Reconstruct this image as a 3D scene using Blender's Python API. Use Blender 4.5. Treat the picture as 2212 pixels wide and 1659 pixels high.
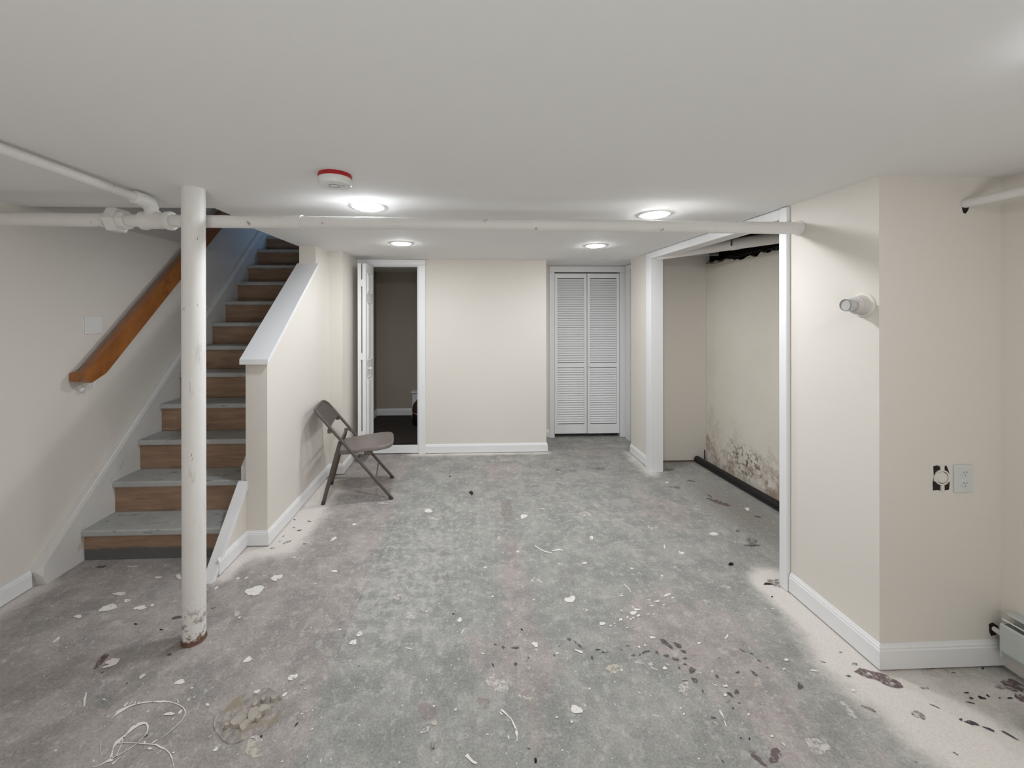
import bpy, bmesh, math, random
from mathutils import Vector, Matrix, noise
random.seed(7)
for o in list(bpy.data.objects): bpy.data.objects.remove(o, do_unlink=True)
S = bpy.context.scene
COL = S.collection

# ------------------------------------------------------------------ camera
F = 850.0; PX, PY = 1044.0, 677.0
cd = bpy.data.cameras.new('camera'); cam = bpy.data.objects.new('camera', cd); COL.objects.link(cam)
cd.sensor_width = 36.0; cd.lens = F / 2212 * 36
cd.shift_x = (1106 - PX) / 2212; cd.shift_y = (PY - 829.5) / 2212
cd.clip_start = 0.05
yaw, pit, rol = .03797, -.00055, -.00128
fw = Vector((math.sin(yaw) * math.cos(pit), math.cos(yaw) * math.cos(pit), math.sin(pit)))
rt = Vector((math.cos(yaw), -math.sin(yaw), 0)); up = rt.cross(fw)
r2 = math.cos(rol) * rt + math.sin(rol) * up; u2 = -math.sin(rol) * rt + math.cos(rol) * up
M = Matrix((r2, u2, -fw)).transposed().to_4x4(); M.translation = Vector((0, 0, 1.54))
cam.matrix_world = M
S.camera = cam

# ------------------------------------------------------------------ world, exposure, upstairs daylight
w = bpy.data.worlds.new('world'); S.world = w; w.use_nodes = True
w.node_tree.nodes['Background'].inputs[0].default_value = (.5, .62, .8, 1)
w.node_tree.nodes['Background'].inputs[1].default_value = .05
S.view_settings.view_transform = 'Standard'; S.view_settings.look = 'None'
S.view_settings.gamma = 1; S.view_settings.use_curve_mapping = False
S.view_settings.exposure = 0.75
LAMP = 125.0            # emission of the recessed ceiling lamps
ld = bpy.data.lights.new('upstairs_daylight', 'AREA'); ld.shape = 'RECTANGLE'; ld.size = 1.0; ld.size_y = 1.2
ld.energy = 6.5; ld.color = (.30, .55, 1.0)
lo = bpy.data.objects.new('upstairs_daylight', ld); COL.objects.link(lo)
lo.location = (-.55, 5.35, 3.75); lo.rotation_euler = (math.radians(75), 0, math.radians(62))
lo.rotation_euler = (Vector((-2.4, 4.2, 2.3)) - Vector(lo.location)).to_track_quat('-Z', 'Y').to_euler()

wd = bpy.data.lights.new('ceiling_fill_behind_camera', 'AREA'); wd.shape = 'RECTANGLE'; wd.size = 1.6; wd.size_y = .8
wd.energy = 23; wd.color = (.97, .98, 1)
wo = bpy.data.objects.new('ceiling_fill_behind_camera', wd); COL.objects.link(wo)      # added fill with no visible source, turned up to brighten the ceiling
wo.location = (0, -1.6, .45); wo.rotation_euler = (math.radians(160), 0, 0)

# ------------------------------------------------------------------ materials
def srgb(c):
    return tuple(((v / 255) / 12.92 if v / 255 <= .04045 else ((v / 255 + .055) / 1.055) ** 2.4) for v in c) + (1,)
class NT:
    def __init__(s, name):
        s.m = bpy.data.materials.new(name); s.m.use_nodes = True; s.t = s.m.node_tree; s.n = s.t.nodes
        s.b = s.n['Principled BSDF']; s.co = s.n.new('ShaderNodeTexCoord')
    def L(s, a, b): s.t.links.new(a, b)
    def noise(s, scale, det=3, rough=.55, vec=None, stretch=None, src='Object'):
        x = s.n.new('ShaderNodeTexNoise'); x.inputs['Scale'].default_value = scale; x.inputs['Detail'].default_value = det
        x.inputs['Roughness'].default_value = rough
        v = vec or s.co.outputs[src]
        if stretch:
            mp = s.n.new('ShaderNodeMapping'); mp.inputs['Scale'].default_value = stretch[:3]
            if len(stretch) > 3: mp.inputs['Rotation'].default_value = (0, 0, stretch[3])
            s.L(v, mp.inputs[0]); v = mp.outputs[0]
        s.L(v, x.inputs['Vector']); return x.outputs['Fac']
    def ramp(s, f, a, b, va=0., vb=1.):
        r = s.n.new('ShaderNodeMapRange'); r.interpolation_type = 'SMOOTHSTEP'
        for i, v in ((1, a), (2, b), (3, va), (4, vb)): r.inputs[i].default_value = v
        s.L(f, r.inputs[0]); return r.outputs[0]
    def math(s, op, a, b=0.):
        r = s.n.new('ShaderNodeMath'); r.operation = op
        for i, v in ((0, a), (1, b)):
            if isinstance(v, (int, float)): r.inputs[i].default_value = v
            else: s.L(v, r.inputs[i])
        return r.outputs[0]
    def mix(s, f, a, b, mode='MIX'):
        r = s.n.new('ShaderNodeMix'); r.data_type = 'RGBA'; r.blend_type = mode
        if isinstance(f, (int, float)): r.inputs[0].default_value = f
        else: s.L(f, r.inputs[0])
        for i, v in ((6, a), (7, b)):
            if isinstance(v, tuple): r.inputs[i].default_value = v
            else: s.L(v, r.inputs[i])
        return r.outputs[2]
    def attr(s, n):
        a = s.n.new('ShaderNodeAttribute'); a.attribute_name = n; return a.outputs['Fac']
    def bump(s, f, st=.1, d=.01):
        b = s.n.new('ShaderNodeBump'); b.inputs['Strength'].default_value = st; b.inputs['Distance'].default_value = d
        s.L(f, b.inputs['Height']); s.L(b.outputs[0], s.b.inputs['Normal'])
    def color(s, c):
        if isinstance(c, tuple): s.b.inputs['Base Color'].default_value = c
        else: s.L(c, s.b.inputs['Base Color'])
    def rough(s, r): s.b.inputs['Roughness'].default_value = r
def simple(name, c, rough=.5, var=.06, scale=8, bump=0, bscale=60, metal=0, spec=.5):
    t = NT(name); a = srgb(c); d = tuple(v * (1 - 2 * var) for v in a[:3]) + (1,)
    t.color(t.mix(t.noise(scale, 4), d, a)); t.rough(rough); t.b.inputs['Metallic'].default_value = metal
    t.b.inputs['Specular IOR Level'].default_value = spec
    if bump: t.bump(t.noise(bscale, 2), bump, .002)
    return t.m
MAT = {}
MAT['wall'] = simple('wall_paint', (228, 222, 213), .75, .015, 1.5, .12, 220, spec=.3)
MAT['ceil'] = simple('ceiling_paint', (240, 239, 237), .8, .012, 1.2, .08, 200, spec=.3)
MAT['white'] = simple('white_trim_paint', (236, 236, 236), .35, .01, 3, .04, 90)
MAT['doorwhite'] = simple('door_paint', (242, 242, 241), .4, .01, 3)
MAT['panelgrey'] = simple('blue_grey_door_paint', (200, 204, 212), .5, .01, 3)
MAT['dark'] = simple('dark_void', (22, 19, 17), .9, .1)
MAT['joist'] = simple('old_joist_wood', (58, 42, 32), .8, .2, 12)
MAT['black'] = simple('black_painted_steel', (17, 14, 14), .45, .2, 12, .2, 40)
MAT['blackgloss'] = simple('black_plastic', (12, 11, 12), .4, .1)
MAT['chair'] = simple('taupe_enamel', (126, 116, 111), .38, .08, 14, .03, 30)
MAT['chairdark'] = simple('brown_steel', (92, 84, 76), .4, .1, 20)
MAT['rubber'] = simple('grey_rubber', (66, 60, 56), .7, .1)
MAT['red'] = simple('red_plastic', (176, 26, 30), .35, .03)
MAT['plastic'] = simple('white_plastic', (232, 232, 228), .35, .01)
MAT['greyline'] = simple('grey_line', (150, 150, 148), .5, .01)
MAT['heater'] = simple('grey_green_enamel', (196, 202, 198), .35, .03, 6)
MAT['outlet'] = simple('outlet_plastic', (214, 216, 214), .4, .01)
MAT['slot'] = simple('outlet_slots', (120, 120, 118), .6, .02)
MAT['boxdark'] = simple('dark_box_interior', (38, 26, 28), .8, .2)
MAT['rust'] = simple('rusty_iron', (122, 92, 76), .8, .3, 60, .4, 80)
MAT['chip'] = simple('crumbled_concrete', (182, 174, 162), .9, .12, 40, .5, 90)
MAT['chipdark'] = simple('dark_debris', (40, 36, 34), .8, .2, 40)
MAT['brownchip'] = simple('brown_debris', (84, 66, 54), .8, .2, 40)
MAT['brass'] = simple('brown_upholstery', (74, 40, 34), .7, .15)
MAT['gasket'] = simple('smoke_grey_glass', (196, 195, 192), .2, .02)
MAT['holder'] = simple('painted_porcelain', (205, 200, 194), .5, .02)
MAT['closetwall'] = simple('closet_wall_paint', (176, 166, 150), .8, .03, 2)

def stained_wall():
    t = NT('stained_alcove_wall'); sp = t.n.new('ShaderNodeSeparateXYZ'); t.L(t.co.outputs['Object'], sp.inputs[0])
    z = sp.outputs[2]; y = sp.outputs[1]
    base = t.mix(t.noise(2.2, 4), srgb((206, 199, 186)), srgb((222, 216, 205)))
    n1 = t.noise(5, 6, .65)
    h = t.math('ADD', z, t.math('MULTIPLY', t.math('SUBTRACT', n1, .5), -.9))
    low = t.ramp(h, .55, .12)
    n2 = t.noise(24, 6, .7); n3 = t.noise(9, 5, .7)
    c = t.mix(t.math('MULTIPLY', low, t.ramp(n3, .42, .66)), base, srgb((168, 148, 130)))
    c = t.mix(t.math('MULTIPLY', low, t.ramp(n2, .54, .70)), c, srgb((116, 104, 94)))
    # patch of black mould near the corner
    d1 = t.math('ADD', t.math('POWER', t.math('DIVIDE', t.math('SUBTRACT', y, 3.42), .30), 2), t.math('POWER', t.math('DIVIDE', t.math('SUBTRACT', z, .22), .18), 2))
    c = t.mix(t.math('MULTIPLY', t.ramp(d1, 1.0, .1), t.ramp(t.noise(30, 5, .7), .49, .62)), c, srgb((92, 84, 76)))
    c = t.mix(t.math('MULTIPLY', t.ramp(z, .5, .05), t.ramp(t.noise(14, 5, .6), .58, .66)), c, srgb((226, 222, 214)))
    t.color(c); t.rough(.85); t.bump(t.noise(12, 5), .35, .01); return t.m
MAT['stain'] = stained_wall()

def column_paint():
    t = NT('chipped_column_paint'); sp = t.n.new('ShaderNodeSeparateXYZ'); t.L(t.co.outputs['Object'], sp.inputs[0]); z = sp.outputs[2]
    base = t.mix(t.noise(3, 4), srgb((228, 224, 219)), srgb((246, 244, 240)))
    c = t.mix(t.math('MULTIPLY', t.ramp(t.noise(7, 5, .7, stretch=(3, 3, .6)), .57, .74), t.ramp(z, 1.9, 1.1)), base, srgb((200, 193, 186)))
    c = t.mix(t.ramp(t.noise(26, 3, .6, stretch=(2.4, 2.4, .5)), .70, .735), c, srgb((120, 112, 104)))
    c = t.mix(t.math('MULTIPLY', t.ramp(z, .25, .02), t.ramp(t.noise(22, 5, .7), .5, .6)), c, srgb((128, 104, 88)))
    c = t.mix(t.ramp(t.math('ADD', z, t.math('MULTIPLY', t.noise(30, 3), .03)), .045, .03), c, srgb((112, 78, 64)))
    t.color(c); t.rough(.45); t.bump(t.noise(18, 4), .25, .004); return t.m
MAT['column'] = column_paint()
def pipe_paint():
    t = NT('pipe_paint')
    base = t.mix(t.noise(4, 4), srgb((222, 219, 214)), srgb((238, 236, 232)))
    c = t.mix(t.ramp(t.noise(16, 4, .6), .66, .76), base, srgb((168, 150, 136)))
    t.color(c); t.rough(.5); t.bump(t.noise(30, 4), .3, .003); return t.m
MAT['pipe'] = pipe_paint()
def wood(name, a, b, knot, rough=.5, stretch=(1.2, 14, 14), sc=3):
    t = NT(name)
    n = t.noise(sc, 6, .65, stretch=stretch); c = t.mix(t.ramp(n, .3, .7), srgb(a), srgb(b))
    c = t.mix(t.ramp(t.noise(2.3, 5, .6, stretch=(1, 3, 3)), .56, .74), c, srgb(knot)); t.color(c); t.rough(rough); t.bump(n, .12, .003); return t
MAT['rail'] = wood('varnished_handrail_wood', (140, 86, 42), (168, 108, 58), (122, 72, 34), .28, (14, 1.2, 1.2), 3).m
t = wood('plywood_riser', (140, 112, 92), (164, 136, 112), (116, 90, 70), .7, (1.2, 10, 12), 3); MAT['riser'] = t.m
t = wood('plywood_riser_grey_foot', (140, 112, 92), (164, 136, 112), (116, 90, 70), .7, (1.2, 10, 12), 3)
sp = t.n.new('ShaderNodeSeparateXYZ'); t.L(t.co.outputs['Object'], sp.inputs[0])
prev = t.b.inputs['Base Color'].links[0].from_socket
hh = t.math('ADD', sp.outputs[2], t.math('MULTIPLY', t.noise(5, 3), .05))
t.color(t.mix(t.ramp(hh, .105, .085), prev, srgb((98, 98, 96)))); MAT['riser1'] = t.m
t = NT('worn_grey_tread_paint')
c = t.mix(t.noise(5, 6, .7), srgb((150, 152, 150)), srgb((198, 198, 194)))
c = t.mix(t.ramp(t.noise(9, 5, .7, stretch=(1, 3, 3)), .56, .7), c, srgb((122, 122, 119)))
c = t.mix(t.ramp(t.noise(34, 3), .70, .76), c, srgb((220, 218, 214)))
t.color(c); t.rough(.6); t.bump(t.noise(40, 4), .15, .003); MAT['tread'] = t.m
t = NT('skirt_board_paint')
c = t.mix(t.noise(4, 5), srgb((206, 205, 202)), srgb((232, 229, 224)))
c = t.mix(t.ramp(t.noise(12, 4), .6, .75), c, srgb((206, 192, 172))); t.color(c); t.rough(.5); t.bump(t.noise(30, 4), .2, .003); MAT['skirt'] = t.m
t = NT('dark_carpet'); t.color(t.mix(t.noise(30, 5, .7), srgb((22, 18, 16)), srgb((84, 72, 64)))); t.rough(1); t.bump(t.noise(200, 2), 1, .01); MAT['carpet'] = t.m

def floor_mat():
    t = NT('worn_painted_concrete')
    n_big = t.noise(1.3, 5, .6); n_mid = t.noise(5, 6, .7); n_fine = t.noise(22, 6, .75); n_grit = t.noise(110, 4, .8)
    streak = t.noise(3.2, 6, .7, stretch=(3.5, .8, 1, -.35))
    grey = t.mix(t.ramp(n_mid, .35, .65), srgb((130, 130, 124)), srgb((160, 159, 152)))
    pink = t.mix(t.ramp(n_mid, .35, .65), srgb((138, 129, 125)), srgb((170, 159, 153)))
    pf = t.math('ADD', t.attr('pink'), t.math('MULTIPLY', t.math('SUBTRACT', n_mid, .5), 1.3))
    pf = t.math('ADD', pf, t.math('MULTIPLY', t.math('SUBTRACT', n_big, .5), .9))
    c = t.mix(t.ramp(pf, .38, .62), grey, pink)
    # dark worn streaks
    c = t.mix(t.math('MULTIPLY', t.ramp(streak, .56, .72), .45), c, srgb((118, 112, 108)))
    # chalky mottling
    ch = t.math('ADD', n_fine, t.math('MULTIPLY', t.attr('chalk'), .09))
    c = t.mix(t.math('MULTIPLY', t.ramp(ch, .51, .68), .55), c, srgb((200, 197, 192)))
    n_m2 = t.noise(17, 7, .8)
    c = t.mix(t.math('MULTIPLY', t.ramp(n_m2, .54, .66), .33), c, srgb((206, 200, 194)))
    c = t.mix(t.math('MULTIPLY', t.ramp(n_m2, .47, .34), .28), c, srgb((112, 109, 104)))
    c = t.mix(t.math('MULTIPLY', t.ramp(n_fine, .44, .28), .34), c, srgb((104, 101, 97)))
    # dirt
    df = t.math('ADD', t.attr('dirt'), t.math('MULTIPLY', t.math('SUBTRACT', n_mid, .5), .9))
    c = t.mix(t.math('MULTIPLY', t.ramp(df, .4, .95), .75), c, srgb((112, 102, 92)))
    # whitewash overspray along the skirting, plus painted lamplight on the strip past the corner
    wf = t.math('ADD', t.attr('wash_and_light'), t.math('MULTIPLY', t.math('SUBTRACT', n_mid, .5), .5))
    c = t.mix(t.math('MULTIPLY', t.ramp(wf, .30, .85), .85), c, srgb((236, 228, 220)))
    # specks
    c = t.mix(t.ramp(t.noise(60, 2, .5), .705, .73), c, srgb((226, 224, 218)))
    c = t.mix(t.ramp(t.noise(47, 2, .5, stretch=(1, 1.7, 1)), .25, .225), c, srgb((84, 78, 74)))
    c = t.mix(.2, c, t.mix(t.ramp(n_grit, .3, .7), srgb((90, 88, 85)), srgb((222, 220, 216))), 'MIX')
    t.color(c); t.rough(.72); t.b.inputs['Specular IOR Level'].default_value = .35
    hsum = t.math('ADD', t.math('MULTIPLY', n_mid, .6), t.math('MULTIPLY', n_grit, .25)); t.bump(hsum, .35, .008)
    return t.m
MAT['floor'] = floor_mat()
def decal(name, c, a, lo, hi, sc, rough=.6):
    t = NT(name); t.color(t.mix(t.noise(25, 4), tuple(v * .86 for v in srgb(c)[:3]) + (1,), srgb(c))); t.rough(rough)
    f = t.math('MULTIPLY', t.ramp(t.noise(sc, 5, .75), lo, hi), a); t.L(f, t.b.inputs['Alpha']); return t.m
DEC = dict(w=decal('white_paint_drip', (236, 231, 224), 1, .33, .42, 60), p=decal('chalky_smear', (214, 207, 201), .9, .36, .56, 45),
           q=decal('pink_wear', (176, 162, 158), .7, .4, .6, 30), y=decal('cream_plaster_spot', (208, 201, 186), .85, .36, .52, 45),
           d=decal('dark_flake_mark', (86, 86, 83), .85, .38, .5, 70), k=decal('black_flake', (34, 32, 30), 1, .2, .3, 50),
           m=decal('brown_grey_stain', (124, 116, 110), .7, .4, .6, 60), v=decal('maroon_stain', (112, 92, 93), .85, .38, .55, 50),
           x=decal('dark_blue_grey_mark', (70, 66, 76), .95, .3, .45, 60), c=decal('joint_line', (136, 128, 122), .5, .42, .62, 18))

# ------------------------------------------------------------------ mesh helpers
def new_obj(name, bm, mat=None, parent=None, smooth=False, kind=None):
    me = bpy.data.meshes.new(name); bmesh.ops.recalc_face_normals(bm, faces=bm.faces[:]) ; bm.to_mesh(me); bm.free()
    if smooth:
        me.polygons.foreach_set('use_smooth', [True] * len(me.polygons)); me.set_sharp_from_angle(angle=math.radians(40))
    o = bpy.data.objects.new(name, me); COL.objects.link(o)
    if mat: me.materials.append(MAT[mat] if isinstance(mat, str) else mat)
    if parent: o.parent = parent
    if kind: o['kind'] = kind
    return o
def box(bm, x0, x1, y0, y1, z0, z1, bev=0):
    g = bmesh.ops.create_cube(bm, size=1, matrix=Matrix.Translation(((x0 + x1) / 2, (y0 + y1) / 2, (z0 + z1) / 2)) @ Matrix.Diagonal((x1 - x0, y1 - y0, z1 - z0, 1)))
    if bev:
        es = list({e for v in g['verts'] for e in v.link_edges}); bmesh.ops.bevel(bm, geom=es, offset=bev, segments=2, affect='EDGES', profile=.5)
def boxes(name, L, mat, parent=None, kind=None, bev=0):
    bm = bmesh.new()
    for b in L: box(bm, *b, bev=bev)
    return new_obj(name, bm, mat, parent, kind=kind)
def prism(bm, pts, axis, a0, a1):
    """polygon pts extruded along axis ('x': pts are (y,z); 'y': (x,z); 'z': (x,y))"""
    def P(p, a): return {'x': (a, p[0], p[1]), 'y': (p[0], a, p[1]), 'z': (p[0], p[1], a)}[axis]
    A = [bm.verts.new(P(p, a0)) for p in pts]; B = [bm.verts.new(P(p, a1)) for p in pts]; n = len(pts)
    bm.faces.new(A[::-1]); bm.faces.new(B)
    for i in range(n): bm.faces.new((A[i], A[(i + 1) % n], B[(i + 1) % n], B[i]))
    return A + B
def bevel_all(bm, off, seg=2, ang=30):
    es = [e for e in bm.edges if len(e.link_faces) == 2 and e.calc_face_angle(0) > math.radians(ang)]
    bmesh.ops.bevel(bm, geom=es, offset=off, segments=seg, affect='EDGES', profile=.5)
def tube(bm, pts, r, n=14, cap=True, flat=1.0):
    pts = [Vector(p) for p in pts]; rs = r if isinstance(r, (list, tuple)) else [r] * len(pts); rings = []
    t0 = (pts[1] - pts[0]).normalized(); ref = Vector((0, 0, 1)) if abs(t0.z) < .9 else Vector((1, 0, 0))
    u = t0.cross(ref).normalized()
    for i, p in enumerate(pts):
        t = ((pts[min(i + 1, len(pts) - 1)] - p).normalized() + (p - pts[max(i - 1, 0)]).normalized())
        t = t.normalized() if t.length > 1e-6 else t0
        u = (u - t * u.dot(t)).normalized(); v = t.cross(u)
        rings.append([bm.verts.new(p + rs[i] * (math.cos(a) * u + flat * math.sin(a) * v)) for a in (2 * math.pi * k / n for k in range(n))])
    for A, B in zip(rings, rings[1:]):
        for k in range(n): bm.faces.new((A[k], A[(k + 1) % n], B[(k + 1) % n], B[k]))
    if cap: bm.faces.new(rings[0][::-1]); bm.faces.new(rings[-1])
def tube_obj(name, pts, r, mat, parent=None, n=16, **k):
    bm = bmesh.new(); tube(bm, pts, r, n, **k); return new_obj(name, bm, mat, parent, smooth=True)
def lathe(bm, prof, c, axis=(0, 0, 1), n=32):
    """prof = [(radius, height)...] spun about axis through c; radius 0 closes"""
    ax = Vector(axis).normalized(); ref = Vector((0, 0, 1)) if abs(ax.z) < .9 else Vector((1, 0, 0))
    u = ax.cross(ref).normalized(); v = ax.cross(u); c = Vector(c); rings = []
    for r, h in prof:
        if r < 1e-6: rings.append([bm.verts.new(c + ax * h)]); continue
        rings.append([bm.verts.new(c + ax * h + r * (math.cos(a) * u + math.sin(a) * v)) for a in (2 * math.pi * k / n for k in range(n))])
    for A, B in zip(rings, rings[1:]):
        if len(A) == 1 and len(B) == 1: continue
        for k in range(n):
            if len(A) == 1: bm.faces.new((A[0], B[(k + 1) % n], B[k]))
            elif len(B) == 1: bm.faces.new((A[k], A[(k + 1) % n], B[0]))
            else: bm.faces.new((A[k], A[(k + 1) % n], B[(k + 1) % n], B[k]))
def lathe_obj(name, prof, c, mat, parent=None, axis=(0, 0, 1), n=32):
    bm = bmesh.new(); lathe(bm, prof, c, axis, n); return new_obj(name, bm, mat, parent, smooth=True)
def sweep(name, path, prof, mat, kind=None, parent=None):
    """profile [(out, z)] swept along a floor path; out is to the right of travel, corners mitred"""
    bm = bmesh.new(); P = [Vector((p[0], p[1])) for p in path]; rings = []
    for i, p in enumerate(P):
        d0 = (p - P[i - 1]).normalized() if i else None; d1 = (P[i + 1] - p).normalized() if i < len(P) - 1 else None
        n0 = Vector((d0.y, -d0.x)) if d0 else None; n1 = Vector((d1.y, -d1.x)) if d1 else None
        if n0 is None: m = n1
        elif n1 is None: m = n0
        else: m = (n0 + n1); m = m / max(m.dot(n0), .2)
        rings.append([bm.verts.new((p.x + m.x * o, p.y + m.y * o, z)) for o, z in prof])
    n = len(prof)
    for A, B in zip(rings, rings[1:]):
        for k in range(n): bm.faces.new((A[k], A[(k + 1) % n], B[(k + 1) % n], B[k]))
    bm.faces.new(rings[0][::-1]); bm.faces.new(rings[-1])
    return new_obj(name, bm, mat, parent, kind=kind)
def thing(name, loc, label, cat, group=None):
    o = bpy.data.objects.new(name, None); COL.objects.link(o); o.location = loc; o.empty_display_size = .05
    o['label'] = label; o['category'] = cat
    if group: o['group'] = group
    bpy.context.view_layer.update(); return o
def adopt(root, objs):
    """parent world-space meshes to a root Empty without moving them"""
    for o in objs:
        if o.parent is None and o is not root:
            o.data.transform(Matrix.Translation(-Vector(root.location))) if o.data.users == 1 else None
            o.parent = root
def tag(o, label, cat, group=None):
    o['label'] = label; o['category'] = cat
    if group: o['group'] = group
    return o
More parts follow.
